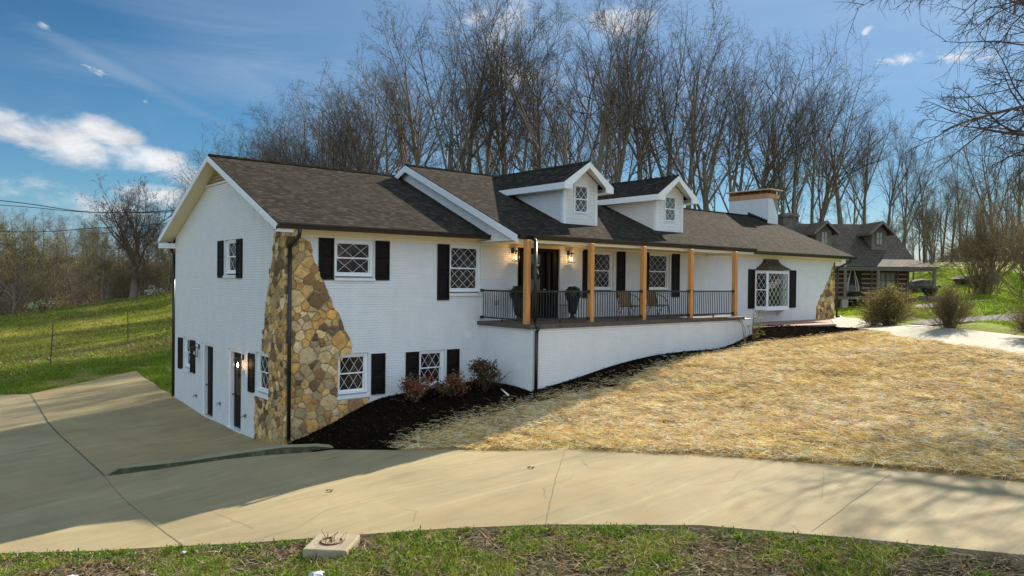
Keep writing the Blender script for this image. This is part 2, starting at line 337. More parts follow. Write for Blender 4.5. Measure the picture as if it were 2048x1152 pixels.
def f_curb(t):
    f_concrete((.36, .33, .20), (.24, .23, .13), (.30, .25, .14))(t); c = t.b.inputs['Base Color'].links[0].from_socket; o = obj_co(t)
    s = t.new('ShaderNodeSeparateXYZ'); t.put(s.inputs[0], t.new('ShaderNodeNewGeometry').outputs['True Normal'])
    m = t.math('MULTIPLY', t.mapr(t.math('ABSOLUTE', s.outputs[2]), .5, .8, 1, 0), t.mapr(t.noise(o, 4, 5, .7), .25, .5, .6, 1)); set_col(t, t.mix(m, c, (.045, .048, .020)))  # upright faces mixed towards dark olive, broken up by noise
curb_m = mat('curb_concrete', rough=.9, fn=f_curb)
mulch_m = mat('mulch', rough=.95, spec=.0, fn=f_mulch)
ground_m = mat('turf', rough=.95, spec=.12, fn=f_ground)
straw_bed = mat('straw_bed', rough=.9, spec=.1, fn=f_strawbed)
gravel_m = mat('gravel', rough=.95, fn=f_gravel)
paver = mat('brick_paver', rough=.85, fn=lambda t: (lambda b: (set_col(t, t.mix(b.outputs['Fac'], t.mix(b.outputs['Color'], (.26, .10, .06), (.36, .16, .10)), (.3, .27, .22))), set_bump(t, b.outputs['Fac'], -.004)))(brick_node(t, uv_co(t), .2, .1, .008)))
bark = mat('bark', rough=.95, spec=.1, fn=f_bark((.10, .077, .058), (.29, .235, .18)))
twig_m = mat('twig_bark', rough=.9, spec=.1, fn=lambda t: set_col(t, t.mix(t.mapr(t.noise(obj_co(t), .4, 3), .35, .65, 0, 1), (.075, .056, .048), (.13, .10, .078))))
brown_twig = mat('brown_twig', rough=.9, spec=.1, fn=lambda t: set_col(t, t.mix(t.mapr(t.noise(obj_co(t), .5, 3), .35, .65, 0, 1), (.17, .12, .07), (.24, .18, .10))))
blade_m = leafy('grass_blade', .5, .35); strawm = leafy('straw', .45, .2); leaf_m = leafy('leaf', .4, .3)
copper = mat('aged_copper', (.115, .085, .055), .5, .5, .6, fn=lambda t: set_col(t, t.mix(t.mapr(t.noise(obj_co(t), 5, 4), .4, .7, 0, 1), (.13, .095, .06), (.065, .06, .045))))
capw = mat('chimney_band', rough=.7, fn=lambda t: set_col(t, t.mix(t.mapr(t.noise(obj_co(t), 5, 5), .3, .7, 0, 1), (.46, .20, .075), (.62, .33, .15))))
capt = mat('chimney_lid', (.72, .48, .36), .4, .5, .3)
logm = mat('log_wood', rough=.9, fn=lambda t: (lambda fr: set_col(t, t.mix(t.mapr(fr, .70, .76, 0, 1), t.mix(t.mapr(t.noise(t.vmap(obj_co(t), (1, 1, 6)), 4, 5), .3, .7, 0, 1), (.045, .028, .016), (.11, .072, .042)), (.42, .37, .28))))(t.math('FRACT', t.math('DIVIDE', (lambda s: (t.put(s.inputs[0], obj_co(t)), s.outputs[2])[1])(t.new('ShaderNodeSeparateXYZ')), .30))))
greywood = mat('weathered_wood', rough=.9, fn=lambda t: set_col(t, t.mix(t.mapr(t.noise(t.vmap(obj_co(t), (4, 4, 1)), 6, 5), .3, .7, 0, 1), (.10, .082, .062), (.22, .19, .15))))
rockm = mat('rock', rough=.95, fn=lambda t: (set_col(t, t.ramp(t.noise(obj_co(t), 3, 8, .7), [(.3, (.05, .045, .035)), (.55, (.15, .13, .10)), (.75, (.30, .27, .22))])), set_bump(t, t.noise(obj_co(t), 6, 8, .7), .12)))
sling = mat('tan_sling', (.42, .30, .17), .8)
bulb_m = mat('bulb', (1, .7, .35), .4, emit=((1, .58, .22), 14))
dark_room = mat('dark_room', (.03, .022, .016), .9)
glass_t = seeglass('clear_glass')
# ------------------------------------------------------------------ terrain
CTRL = np.array([(0.0, 0.0, -0.02), (0.0, 2.0, -0.22), (0.0, 4.5, -0.24), (0.0, 7.0, -0.22), (0.0, 10.1, -0.04), (-4.0, -1.0, -0.35), (-9.0, -1.0, -0.6), (-9.0, 8.0, -0.65), (4.0, 14.0, 0.2), (-8.0, -10.0, 0.09), (0.0, -8.0, 0.43), (2.5, -4.4, 0.31), (0.0, -3.5, 0.1), (-4.0, -5.0, -0.03), (6.0, -10.0, 0.93), (6.0, -15.0, 1.3), (10.0, -15.5, 1.57), (0.0, -14.0, 0.87), (-8.0, -16.0, 0.53), (-2.0, -19.0, 1.11), (4.0, -19.0, 1.47), (-13.0, -12.0, -0.06), (3.0, -11.0, 0.83), (14.0, -18.0, 2.0), (20.0, -20.0, 2.4), (-8.0, -22.0, 0.6), (1.0, -0.1, 0.32), (2.1, -0.1, 0.64), (2.5, -0.1, 0.98), (3.6, -0.1, 0.98), (4.7, -0.1, 1.12), (6.3, -0.1, 1.18), (6.4, -2.53, 1.15), (9.28, -2.53, 1.59), (11.65, -2.53, 1.86), (14.48, -2.53, 1.92), (16.21, -2.53, 1.98), (17.88, -2.53, 2.4), (0.79, 19.35, -0.05), (-3.82, 15.97, -0.3), (-1.36, 17.98, -0.2), (-5.63, 17.75, -0.4), (-4.12, 9.24, -0.36), (-4.13, 5.14, -0.36), (-4.13, 1.09, -0.36), (-5.66, 6.28, -0.5), (-2.08, 23.78, 0.0), (2.74, 29.98, 0.45), (3.91, 25.42, 0.3), (-3.82, 27.09, -0.2), (0.43, 14.53, -0.02), (-7.76, 30.25, -0.5), (-3.5, 0.5, -0.31), (-2.49, -0.09, -0.16), (-1.3, -0.82, 0.0), (-0.6, -1.24, 0.07), (0.45, -1.86, 0.11), (-2.2, 0.6, -0.12), (-1.1, -0.1, 0.0), (1.5, -3.3, 0.24), (3.25, -4.14, 0.33), (5.8, -3.99, 0.73), (8.99, -3.82, 1.17), (29.2, 0.0, 2.62), (24.0, -0.2, 2.58), (19.0, -1.0, 2.56), (30.0, 5.0, 2.65), (24.0, -4.0, 2.5), (27.0, -9.0, 2.5), (14.0, -10.0, 2.1), (20.0, -14.0, 2.5), (30.0, -16.0, 2.5), (16.28, -12.04, 2.45), (17.54, -9.18, 2.55), (25.99, -6.65, 2.94), (30.4, -1.57, 2.97), (24.84, -9.62, 3.02), (39.68, 4.55, 2.9), (40.55, 2.7, 3.08), (44.41, 1.2, 3.67), (31.97, -5.59, 3.46), (36.39, -6.35, 3.68), (48.56, 1.5, 4.23), (51.78, -1.99, 4.81), (71.16, 12.43, 6.69), (68.02, 6.45, 6.63), (67.17, 2.38, 6.64), (11.03, 50.65, 3.16), (5.38, 51.94, 2.21), (-1.54, 52.89, 1.13), (-7.71, 53.17, 0.21), (6.76, 41.42, 1.15), (9.46, 44.85, 1.72), (30.87, 29.56, 5.5), (21.94, 38.93, 4.5), (42.01, 22.82, 5.5), (51.08, 18.89, 5.2), (47.99, 12.37, 3.8), (15.58, 45.0, 3.8), (20.25, 16.3, 2.6), (32.48, 10.68, 2.8), (8.99, 19.64, 1.5), (94.4, 21.64, 7.0), (98.63, 8.62, 7.0), (68.88, 45.25, 6.0), (49.25, 63.24, 6.0), (104.64, 121.66, 5.0), (158.07, 50.89, 6.0), (169.54, 11.5, 5.0), (51.25, -8.72, 3.0), (15.21, 66.09, 1.0), (8.67, 69.64, -1.0), (0.02, 70.83, -3.0), (-11.16, 71.11, -4.0), (24.9, 70.34, 2.0), (19.67, 82.49, 0.0), (1.34, 85.77, -5.0), (39.35, 154.86, 7.0), (20.74, 158.88, 8.0), (7.93, 160.48, 9.0), (-14.44, 161.05, 9.0), (-16.62, 221.02, 10.0), (13.21, 220.25, 10.0), (55.1, 212.76, 8.0), (27.27, 379.63, 10.0), (107.96, 364.03, 6.0), (44.34, 100.22, 6.0), (10.0, 5.0, 2.2), (20.0, 5.0, 2.4), (10.0, 14.0, 1.5), (20.0, 14.0, 2.4), (-30.0, -20.0, 0.2), (-30.0, 10.0, -0.6), (0.0, -60.0, 1.0), (60.0, -40.0, 2.5), (-80.0, -40.0, 0.0), (80.0, 20.0, 3.0)])
_P = CTRL[:, :2]; _n = len(_P)
def _phi(r): return np.sqrt(r*r+2.25)
_M = np.zeros((_n+1, _n+1)); _M[:_n, :_n] = _phi(np.linalg.norm(_P[:, None]-_P[None], axis=2))-np.eye(_n)*.05; _M[:_n, _n] = 1; _M[_n, :_n] = 1
_W = np.linalg.solve(_M, np.r_[CTRL[:, 2], 0])
def T(x, y):
    x = np.asarray(x, float); y = np.asarray(y, float); sh = x.shape; x = x.ravel(); y = y.ravel(); out = np.empty(len(x))
    for i in range(0, len(x), 20000):
        r = np.hypot(x[i:i+20000, None]-_P[:, 0], y[i:i+20000, None]-_P[:, 1]); out[i:i+20000] = _phi(r)@_W[:_n]+_W[_n]
    return np.clip(out.reshape(sh), -12, 34)
def tz(x, y): return float(T(np.array([x]), np.array([y]))[0])
def in_poly(x, y, poly):
    c = np.zeros(x.shape, bool); n = len(poly)
    for i in range(n):
        x0, y0 = poly[i]; x1, y1 = poly[(i+1) % n]
        if y0 == y1: continue
        c ^= ((y0 > y) != (y1 > y)) & (x < (x1-x0)*(y-y0)/(y1-y0)+x0)
    return c
def axis_grid(lo, a, b, hi, step, g=1.16):
    xs = list(np.arange(a, b+1e-6, step)); s = step; x = b
    while x < hi: s *= g; x += s; xs.append(x)
    s = step; x = a
    while x > lo: s *= g; x -= s; xs.insert(0, x)
    return np.array(xs)
DRIVE = [(-7.84, -1.93), (-6.53, -3.6), (-5.31, -5.17), (-3.52, -7.04), (-2.31, -8.1), (-1.12, -9.18), (-.03, -10.34), (1.26, -12.2), (1.96, -14.1), (2.5, -15.95), (2.6, -17.1), (2.7, -24), (6.2, -24),
         (5.77, -16.54), (5.85, -15), (5.64, -13.2), (5.3, -11.52), (4.98, -9.49), (4.18, -6.24), (2.49, -4.21), (1.5, -3.22), (.62, -1.86), (-4.08, .95), (-4.12, 5.14), (-4.12, 9.25), (-3.82, 15.97), (-5.6, 17.7), (-10, 18.5), (-15, 14), (-15, 4), (-11, .6)]
PAD = [(.2, -.35), (-.1, -1.28), (-4.05, .97), (-4.09, 5.14), (-4.09, 9.25), (-3.79, 15.97), (-1.36, 17.97), (.79, 19.3), (.5, 16.5), (.35, 14.5), (.1, 12.4), (.12, 10.4), (.2, 10)]
MULCH = [(.05, .1), (.06, -1.55), (.46, -1.75), (1.5, -3.18), (2.47, -2.92), (3.96, -2.83), (5.55, -3.02), (7.33, -3.39), (9.56, -3.53), (13.18, -3.48), (16.65, -3.3), (17.49, -4.71), (18.99, -5.82), (20.2, -5.9), (24.0, -2.8), (23.9, -2.3), (18.6, -1.6), (17.7, -1.6), (17.7, .1)]
STRAW = [(1.5, -3.22), (2.47, -2.96), (3.96, -2.87), (5.55, -3.06), (7.33, -3.43), (9.56, -3.57), (13.18, -3.52), (16.65, -3.34), (17.49, -4.75), (18.99, -5.86), (20.1, -6.1), (18.8, -7.36), (17.55, -9.14), (16.77, -10.74), (16.2, -12.0), (15.6, -13.88), (15, -24), (6.25, -24),
         (5.81, -16.54), (5.89, -15), (5.68, -13.2), (5.34, -11.52), (5.02, -9.47), (4.2, -6.2), (2.5, -4.17)]
RDRIVE = [(27.3, -.8), (24.1, -2.7), (18.8, -7.4), (17.55, -9.18), (16.79, -10.78), (16.23, -12.05), (15.62, -13.88), (15, -24), (19, -24), (20.6, -15), (20.47, -12.84), (20.22, -10.92), (20.55, -9.55), (21.01, -8.35), (22.47, -6.78), (26.13, -3.58), (29.5, -.3), (31.5, 4), (34, 9), (31, 11), (29.3, 6), (29.28, .0)]
GRAVEL = [(22.6, -7.1), (24.6, -5.6), (27.5, -5.4), (31, -7.4), (33.5, -9.6), (36, -14), (33, -14.5), (30.0, -10.6), (26.2, -8.0), (23.4, -8.0)]
LANE = [(31.6, -2.6), (34, -2.2), (38, -3.4), (42, -6.2), (44, -10), (42, -11), (38.5, -6.9), (33.5, -4.4), (31.0, -4.0)]
def seg_dist(x, y, pl):
    d = np.full(x.shape, 1e9)
    for (x0, y0), (x1, y1) in zip(pl[:-1], pl[1:]):
        L2 = (x1-x0)**2+(y1-y0)**2; t = np.clip(((x-x0)*(x1-x0)+(y-y0)*(y1-y0))/L2, 0, 1)
        d = np.minimum(d, np.hypot(x-x0-t*(x1-x0), y-y0-t*(y1-y0)))
    return d
def vnoise(x, y, s, seed=0):
    r = np.random.default_rng(seed); G = r.random((64, 64)); a = x/s; b = y/s; i = np.floor(a).astype(int); j = np.floor(b).astype(int); u = a-i; v = b-j
    u = u*u*(3-2*u); v = v*v*(3-2*v); g = lambda p, q: G[p % 64, q % 64]
    return (g(i, j)*(1-u)+g(i+1, j)*u)*(1-v)+(g(i, j+1)*(1-u)+g(i+1, j+1)*u)*v
def turf_col(x, y):
    """what grows where: weeds by the drive, pasture, mown hill, leaf litter in the woods"""
    n = .5*vnoise(x, y, 3.0, 1)+.3*vnoise(x, y, .9, 2)+.2*vnoise(x, y, .35, 3)
    green = np.array([.21, .25, .020]); olive = np.array([.30, .27, .05]); dry = np.array([.32, .23, .10]); leaf = np.array([.15, .125, .065]); lush = np.array([.24, .36, .018])
    f = np.clip((n-.38)*4, 0, 1)[..., None]; c = green*(1-f)+olive*f
    west = ((x < 30) & (y > 8)); hill = (x > 22)
    dp = np.hypot(x-0, y-25)/9; dry_w = np.clip(1.15-dp, 0, 1)*np.clip((n-.3)*4, 0, 1)      # worn patch by the fence posts
    c = np.where(west[..., None], c*(1-dry_w[..., None])+dry*dry_w[..., None], c)
    near_pad = np.clip(1-seg_dist(x, y, [(-9, 19.5), (-1.2, 19.3), (2.2, 17), (1.5, 11)])/3.2, 0, 1)*np.clip((.62-n)*5, 0, 1)
    c = c*(1-near_pad[..., None])+lush*near_pad[..., None]
    hc = lush*.95*(1-.45*f)+olive*.45*f
    top = np.clip((T(x, y)-5.2)/1.0, 0, 1)[..., None]; hc = hc*(1-top*.35)+dry*.9*top*.35
    c = np.where(hill[..., None], hc, c)
    dcam = np.hypot(x+7.9, y+18.8); az = np.degrees(np.arctan2(x+7.9, y+18.8))
    wood_ = np.clip((dcam-(np.where(az < 24, 74, 84)))/5, 0, 1)
    wood_ = np.maximum(wood_, np.clip((dcam-50)/5, 0, 1)*((az > 27) & (az < 60)))[..., None]
    c = c*(1-wood_)+leaf*wood_
    fg = ((x < 6) & (y < -1.5) & ~in_poly(x, y, DRIVE))[..., None]
    soil = np.array([.075, .055, .032]); wd = np.clip((.56-n)*7, 0, 1)[..., None]
    # weeds are thicker to the west of the concrete cover, bare litter to the east
    east = np.clip((x+2.2)/3, 0, 1)[..., None]; wd = wd*(1-.55*east)
    c = np.where(fg, soil*(1-wd)+np.array([.06, .09, .014])*wd, c)
    return c
gx = axis_grid(-420, -13, 33, 420, .4); gy = axis_grid(-300, -24, 22, 420, .4)
GX, GY = np.meshgrid(gx, gy); GZ = T(GX, GY)-.06
hard = in_poly(GX, GY, DRIVE) | in_poly(GX, GY, PAD) | in_poly(GX, GY, RDRIVE) | in_poly(GX, GY, STRAW) | in_poly(GX, GY, MULCH)
GZ = np.where(hard, GZ-.12, GZ)
fgm = (GX < 6) & (GY < 0) & ~hard; GZ = np.where(fgm, GZ+.05*(vnoise(GX, GY, .8, 5)-.5)-.02, GZ)
GZ = np.where(in_poly(GX, GY, [(.3, .3), (29, .3), (29, 9.8), (.3, 9.8)]), np.minimum(GZ, -.4), GZ)
nx, ny = len(gx), len(gy); idx = np.arange(nx*ny).reshape(ny, nx)
F = np.stack([idx[:-1, :-1], idx[:-1, 1:], idx[1:, 1:], idx[1:, :-1]], -1).reshape(-1, 4)
g = np_mesh('ground', np.stack([GX, GY, GZ], -1).reshape(-1, 3), F, ground_m, smooth=True, col=turf_col(GX, GY).reshape(-1, 3)); tag(g, kind='structure')

def sheet(name, poly, off, step, material, skirt=.2, dense=None, parent=None):
    pts = []; P = [Vector(p) for p in poly]; n = len(P)
    for i in range(n):
        a, b = P[i], P[(i+1) % n]; k = max(1, int((b-a).length/step))
        for j in range(k): pts.append(a.lerp(b, j/k))
    nb = len(pts); edges = [(i, (i+1) % nb) for i in range(nb)]
    xs = [p.x for p in pts]; ys = [p.y for p in pts]
    X, Y = np.meshgrid(np.arange(min(xs), max(xs), step), np.arange(min(ys), max(ys), step)); m = in_poly(X, Y, [(p.x, p.y) for p in pts])
    X = X[m]; Y = Y[m]; bx = np.array(xs); by = np.array(ys)
    keep = np.ones(len(X), bool)
    for i in range(0, len(X), 4000):
        dd = np.min((X[i:i+4000, None]-bx)**2+(Y[i:i+4000, None]-by)**2, axis=1); keep[i:i+4000] = dd > (step*.45)**2
    X = X[keep]; Y = Y[keep]
    vs, es, fs, *_ = delaunay_2d_cdt(pts+[Vector((float(a), float(b))) for a, b in zip(X, Y)], edges, [list(range(nb))], 1, 1e-5)
    A = np.array([(v.x, v.y) for v in vs]); Z = T(A[:, 0], A[:, 1])+off
    V = [(a[0], a[1], z) for a, z in zip(A, Z)]; fs = [list(f) for f in fs]
    b0 = len(V)
    for i in range(nb): V.append((V[i][0], V[i][1], V[i][2]-skirt))
    fs += [[i, b0+i, b0+(i+1) % nb, (i+1) % nb] for i in range(nb)]
    mb = MB(); mb.add(V, fs); o = mb.build(name, material, parent); return o
tag(sheet('driveway', DRIVE, .0, .5, conc), kind='structure')
tag(sheet('parking_pad', PAD, .012, .5, conc_pad), kind='structure')
tag(sheet('mulch_bed', MULCH, .03, .22, mulch_m), kind='structure')
tag(sheet('straw_ground', STRAW, -.01, .35, straw_bed), kind='structure')
tag(sheet('upper_driveway', RDRIVE, .03, .5, conc_r), kind='structure')
tag(sheet('gravel_apron', GRAVEL, .0, .6, gravel_m, .03), kind='structure')
tag(sheet('gravel_lane', LANE, .0, .6, gravel_m, .03), kind='structure')
# joints and hairline cracks in the slabs
def ribbon(name, pts, w_, off, jitter=0, m=joint_m):
    out = []
    for a, b in zip(pts[:-1], pts[1:]):
        a = Vector(a); b = Vector(b); k = max(2, int((b-a).length/.25))
        for j in range(k): p = a.lerp(b, j/k); out.append(Vector((p.x+rnd.uniform(-1, 1)*jitter, p.y+rnd.uniform(-1, 1)*jitter)))
    out.append(Vector(pts[-1])); mb = MB()
    for i in range(len(out)-1):
        a, b = out[i], out[i+1]; d = (b-a).normalized(); nrm = Vector((-d.y, d.x))*w_/2
        q = [a-nrm, b-nrm, b+nrm, a+nrm]; mb.add([(p.x, p.y, tz(p.x, p.y)+off) for p in q], [(0, 1, 2, 3)])
    return tag(mb.build(name, m, None), kind='structure')
ribbon('slab_joint', [(-3.82, 15.97), (-4.1, 9.25), (-4.105, 5.14), (-4.07, .97)], .022, .018)
ribbon('slab_joint', [(-4.07, .97), (-4.29, -5.1), (-4.30, -6.2)], .014, .006)
ribbon('slab_joint', [(4.12, -6.34), (2.2, -8.1), (-.09, -10.3)], .014, .006, .008)
ribbon('slab_joint', [(5.3, -13.2), (1.9, -13.6)], .010, .006, .01)
ribbon('slab_joint', [(-8.5, 4.2), (-4.11, 4.4)], .012, .006)
for pts in ([(3.6, -7.4), (3.1, -8.1), (3.2, -8.8)], [(.9, -9.2), (1.4, -8.6), (2.2, -8.5), (2.6, -8.2)], [(4.3, -10.9), (3.6, -11.2), (3.0, -10.9)], [(-2.6, -6.9), (-1.8, -6.3), (-1.2, -6.4)], [(2.55, -7.9), (1.3, -7.1), (.5, -6.2)], [(1.9, -5.6), (.9, -4.7)], [(-1.3, -8.4), (-.9, -7.9), (-1.0, -7.5)], [(4.9, -12.2), (3.9, -12.7), (3.3, -13.0)], [(-3.3, -4.2), (-3.2, -6.3)]):
    ribbon('slab_crack', pts, .006, .006, .02)
# the low curb that holds up the pad
cb = MB(); prev = None; low = [-.5, -.42, -.28, -.1, 0, .0, 0, 0]
CT = [(-4.08, .95, -.36), (-3.78, .78, -.17), (-3.45, .58, -.13), (-2.44, -.01, -.03), (-1.25, -.73, .15), (-.55, -1.14, .24), (.15, -1.55, .26), (.42, -1.71, .22), (.62, -1.83, .12)]
nn = Vector((.509, .861, 0))
vs = []; fs = []
for i, (x, y, z) in enumerate(CT):
    wd = .16 if 0 < i < 8 else .05; a = Vector((x, y, z)); jt = rnd.uniform(-.008, .008)
    vs += [a-nn*.02+Vector((0, 0, -.6)), a-nn*.0+Vector((0, 0, -.035+jt)), a+nn*.035+Vector((0, 0, jt)), a+nn*wd+Vector((0, 0, -.002+jt)), a+nn*(wd+.01)+Vector((0, 0, -.6))]
    if i:
        b = (i-1)*5
        for k in range(4): fs.append((b+k, b+k+1, b+k+6, b+k+5))
fs += [(0, 1, 2, 3, 4), tuple(len(vs)-5+k for k in (4, 3, 2, 1, 0))]
cb.add(vs, fs); tag(cb.build('concrete_curb', curb_m), 'low concrete curb with darker upright faces running from the parking pad to the mulch bed', 'curb')
# ------------------------------------------------------------------ the white house (front wall y = 0, gable wall x = 0)
H = empty('white_brick_house', (0, 0, 0), 0, 'long white painted brick house with dark shingle roofs, two dormers and a raised front porch', 'house')
XR, DY = 29.24, 10.1
ZR, ZE, OY, OX = 8.21, 5.83, .46, .443; SL = (ZR-ZE)/(DY/2+OY)
XC, YC, ZRC, ZEC, PP, XGE = 6.18, 4.215, 8.515, 5.78, 2.08, 18.6; SC = (ZRC-ZEC)/(YC+PP)
XP, PW, ZP, XP2 = 6.38, 2.53, 3.11, 17.2
RC = .17                                                        # depth of the window reveals
class Fr:
    """wall frame: u along the wall, w up, d outward"""
    def __init__(s, o, u, out): s.M = Matrix(((u[0], out[0], 0, o[0]), (u[1], out[1], 0, o[1]), (u[2], out[2], 1, o[2]), (0, 0, 0, 1)))
    def __call__(s): return MB(s.M)                             # local coords (u, d, w)
FRONT = Fr((0, 0, 0), (1, 0, 0), (0, -1, 0)); GAB = Fr((0, 0, 0), (0, -1, 0), (-1, 0, 0))
def wall(mb, u0, u1, w0, w1, holes, rc=RC):
    us = sorted({u0, u1, *[h[0] for h in holes], *[h[1] for h in holes]}); ws = sorted({w0, w1, *[h[2] for h in holes], *[h[3] for h in holes]})
    for a, b in zip(us[:-1], us[1:]):
        for c, d in zip(ws[:-1], ws[1:]):
            if any(h[0] <= a and b <= h[1] and h[2] <= c and d <= h[3] for h in holes): continue
            mb.add([(a, 0, c), (b, 0, c), (b, 0, d), (a, 0, d)], [(0, 1, 2, 3)])
    for a, b, c, d in holes:
        for q in (((a, c), (a, d)), ((b, d), (b, c)), ((a, d), (b, d)), ((b, c), (a, c))):
            mb.add([(q[0][0], 0, q[0][1]), (q[1][0], 0, q[1][1]), (q[1][0], -rc, q[1][1]), (q[0][0], -rc, q[0][1])], [(0, 1, 2, 3)])
# openings (u0,u1,w0,w1)
W1 = (1.385, 2.585, 4.34, 5.49); W2 = (5.22, 6.42, 3.90, 5.50); LW1 = (1.50, 2.44, 1.05, 2.31); LW2 = (4.15, 5.06, 1.05, 2.27)
PA = (11.47, 12.6, 3.96, 5.50); PB = (14.63, 15.9, 3.96, 5.54); FD = (7.95, 9.87, 3.11, 5.60); BAY = (21.98, 24.38, 3.24, 4.98)
GW = (-4.78, -3.72, 4.39, 5.57); GL1 = (-9.04, -8.2, 1.07, 2.27); GD1 = (-7.0, -5.82, -.26, 2.22); GD2 = (-4.45, -3.28, -.26, 2.22); GL2 = (-2.12, -1.08, 1.05, 2.30)
f = FRONT(); wall(f, 0, XR, -.7, 5.62, [W1, W2, LW1, LW2, PA, PB, FD, BAY]); f.build('brick_wall', brick, H)
zg = lambda y: ZE-.17+SL*(min(y, DY-y)+OY)
g_ = GAB(); wall(g_, -DY, 0, -.7, 5.62, [GW, GL1, GD1, GD2, GL2], .24)
g_.add([(-DY, 0, 5.62), (0, 0, 5.62), (0, 0, zg(0)), (-DY/2, 0, zg(DY/2)), (-DY, 0, zg(DY))], [(0, 1, 2, 3, 4)]); g_.build('brick_wall', brick, H)
b = MB(); b.add([(XR, 0, -.7), (XR, DY, -.7), (XR, DY, zg(DY)), (XR, DY/2, zg(DY/2)), (XR, 0, zg(0))], [(0, 1, 2, 3, 4)])
b.add([(0, DY, -.7), (XR, DY, -.7), (XR, DY, 5.62), (0, DY, 5.62)], [(0, 1, 2, 3)]); b.build('brick_wall', brick, H)
# rooms behind the openings, dark
b = MB(); b.box((.05, .30, -.6), (XR-.1, .34, 5.6)); b.box((.30, .36, -.6), (.34, DY-.1, 5.6)); b.build('inner_lining', dark_room, H)

def roof_slab(name, x0, x1, ye, ze, yr, zr, yb, zb, th=.13, m=shingle, y_cut=None):
    mb = MB(); t = Vector((0, 0, -th))
    mb.prism([(x0, ye, ze), (x1, ye, ze), (x1, yr, zr), (x0, yr, zr)], t)
    mb.prism([(x0, yr+.002, zr-.001), (x1, yr+.002, zr-.001), (x1, yb, zb), (x0, yb, zb)], t)
    return mb.build(name, m, H)
def ridge(parent, x0, x1, y, z, s):
    mb = MB(); n = int((x1-x0)/.28)
    for i in range(n):
        a = x0+(x1-x0)*i/n; b_ = x0+(x1-x0)*(i+1)/n; lift = .012
        mb.add([(a, y-.15, z-.15*s+.02+lift), (a, y, z+.035+lift), (a, y+.15, z-.15*s+.02+lift), (b_, y-.15, z-.15*s+.02), (b_, y, z+.035), (b_, y+.15, z-.15*s+.02)], [(0, 1, 4, 3), (1, 2, 5, 4), (0, 3, 4, 1)])
    return mb.build('ridge_cap', shingle, parent)
rl = roof_slab('roof', -OX, 30.47, -OY, ZE, DY/2, ZR, DY+OY, ZE); ridge(rl, -OX+.02, 30.45, DY/2, ZR, SL)
yb = YC+(ZRC-ZR+.25)/SC; rc_ = roof_slab('roof', XC, XGE, -PP, ZEC, YC, ZRC, yb+.6, ZRC-SC*(yb+.6-YC)); ridge(rc_, XC+.02, XGE-.02, YC, ZRC, SC)

def fascia_rake(x, ye, ze, yr, zr, h=.2, th=.035, back=True, tail=True):
    mb = MB(); s = (zr-ze)/(yr-ye)
    mb.prism([(x, ye, ze-.03), (x, yr, zr-.03), (x, yr, zr-.03-h), (x, ye+ (0 if tail else 0), ze-.03-h)], (-th, 0, 0))
    yb_ = 2*yr-ye if back is True else back; zb_ = zr-s*(yb_-yr)
    mb.prism([(x, yr+.001, zr-.03), (x, yb_, zb_-.03), (x, yb_, zb_-.03-h), (x, yr+.001, zr-.03-h)], (-th, 0, 0))
    return mb
m_ = fascia_rake(-OX, -OY, ZE, DY/2, ZR, .17)
m_.box((-OX-.03, -OY, ZE-.24), (0, -OY+.03, ZE-.1)); m_.box((-OX-.03, DY+OY-.03, ZE-.36), (0.0, DY+OY, ZE-.1)); m_.box((-OX-.03, DY, ZE-.38), (-.002, DY+OY, ZE-.2)); m_.build('rake_board', trim, H)
fascia_rake(XC, -PP, ZEC, YC, ZRC, .22, .035, 5.6).build('rake_board', trim, H)
# sloped soffits under the gable overhang
b = MB(); z0 = lambda y: ZE-.16+SL*(y+OY)
b.add([(-OX, -OY, z0(-OY)), (0.0, -OY, z0(-OY)), (0.0, DY/2, z0(DY/2)), (-OX, DY/2, z0(DY/2)), (0.0, DY+OY, z0(-OY)), (-OX, DY+OY, z0(-OY))], [(0, 1, 2, 3), (3, 2, 4, 5)]); b.build('soffit', soffit, H)
# level soffits, frieze and dentils along the front
def eave(x0, x1, yo, zs, dent=True, name='soffit'):
    b = MB(); b.box((x0, -yo+.01, zs), (x1, -.002, zs+.02)); s_ = b.build(name, bounce_cream, H)
    if dent:
        b = MB(); b.box((x0+.3 if x0 < 0 else x0, -.035, 5.515), (x1, -.003, zs)); b.box((x0+.3 if x0 < 0 else x0, -.06, 5.60), (x1, -.036, zs))
        x = x0+.35 if x0 < 0 else x0+.05
        while x < x1-.06: b.box((x, -.058, 5.55), (x+.05, -.036, 5.598)); x += .10
        b.build('dentil_frieze', bounce_cream, H)
eave(-OX+.01, 6.55, OY, 5.655); eave(17.9, 29.9, OY, 5.655)
b = MB(); b.box((16.0, -.035, 5.515), (17.9, -.003, 5.64))
x = 16.05
while x < 17.85: b.box((x, -.058, 5.55), (x+.05, -.036, 5.598)); x += .10
b.build('dentil_frieze', bounce_cream, H)
b = MB(); b.box((6.2, -PP+.02, 5.60), (XGE-.02, -.002, 5.63)); b.box((6.2, -PP-.0, 5.54), (XGE-.02, -PP+.03, 5.72)); b.build('porch_ceiling', bounce_cream, H)
b = MB(); b.box((6.55, -.034, 5.5), (15.99, -.003, 5.598)); b.build('frieze_board', bounce_cream, H)
# siding strip between the two roofs, and its mate at the right end
for xs in (XP, XGE-.35):
    b = MB(); b.add([(xs, -PP+.25, 5.56), (xs, YC, ZRC-.15), (xs, 6.0, ZRC-.15-SC*(6-YC)), (xs, 6.0, 6.6), (xs, .2, 5.5)], [(0, 1, 2, 3, 4)]); b.build('gable_siding', siding, H)
b = MB(); b.add([(XC, -PP, ZEC-.14), (XP, -PP, ZEC-.14), (XP, YC, ZRC-.14), (XC, YC, ZRC-.14), (XP, 5.6, ZRC-.14-SC*(5.6-YC)), (XC, 5.6, ZRC-.14-SC*(5.6-YC))], [(0, 1, 2, 3), (3, 2, 4, 5)]); b.build('soffit', trim, H)
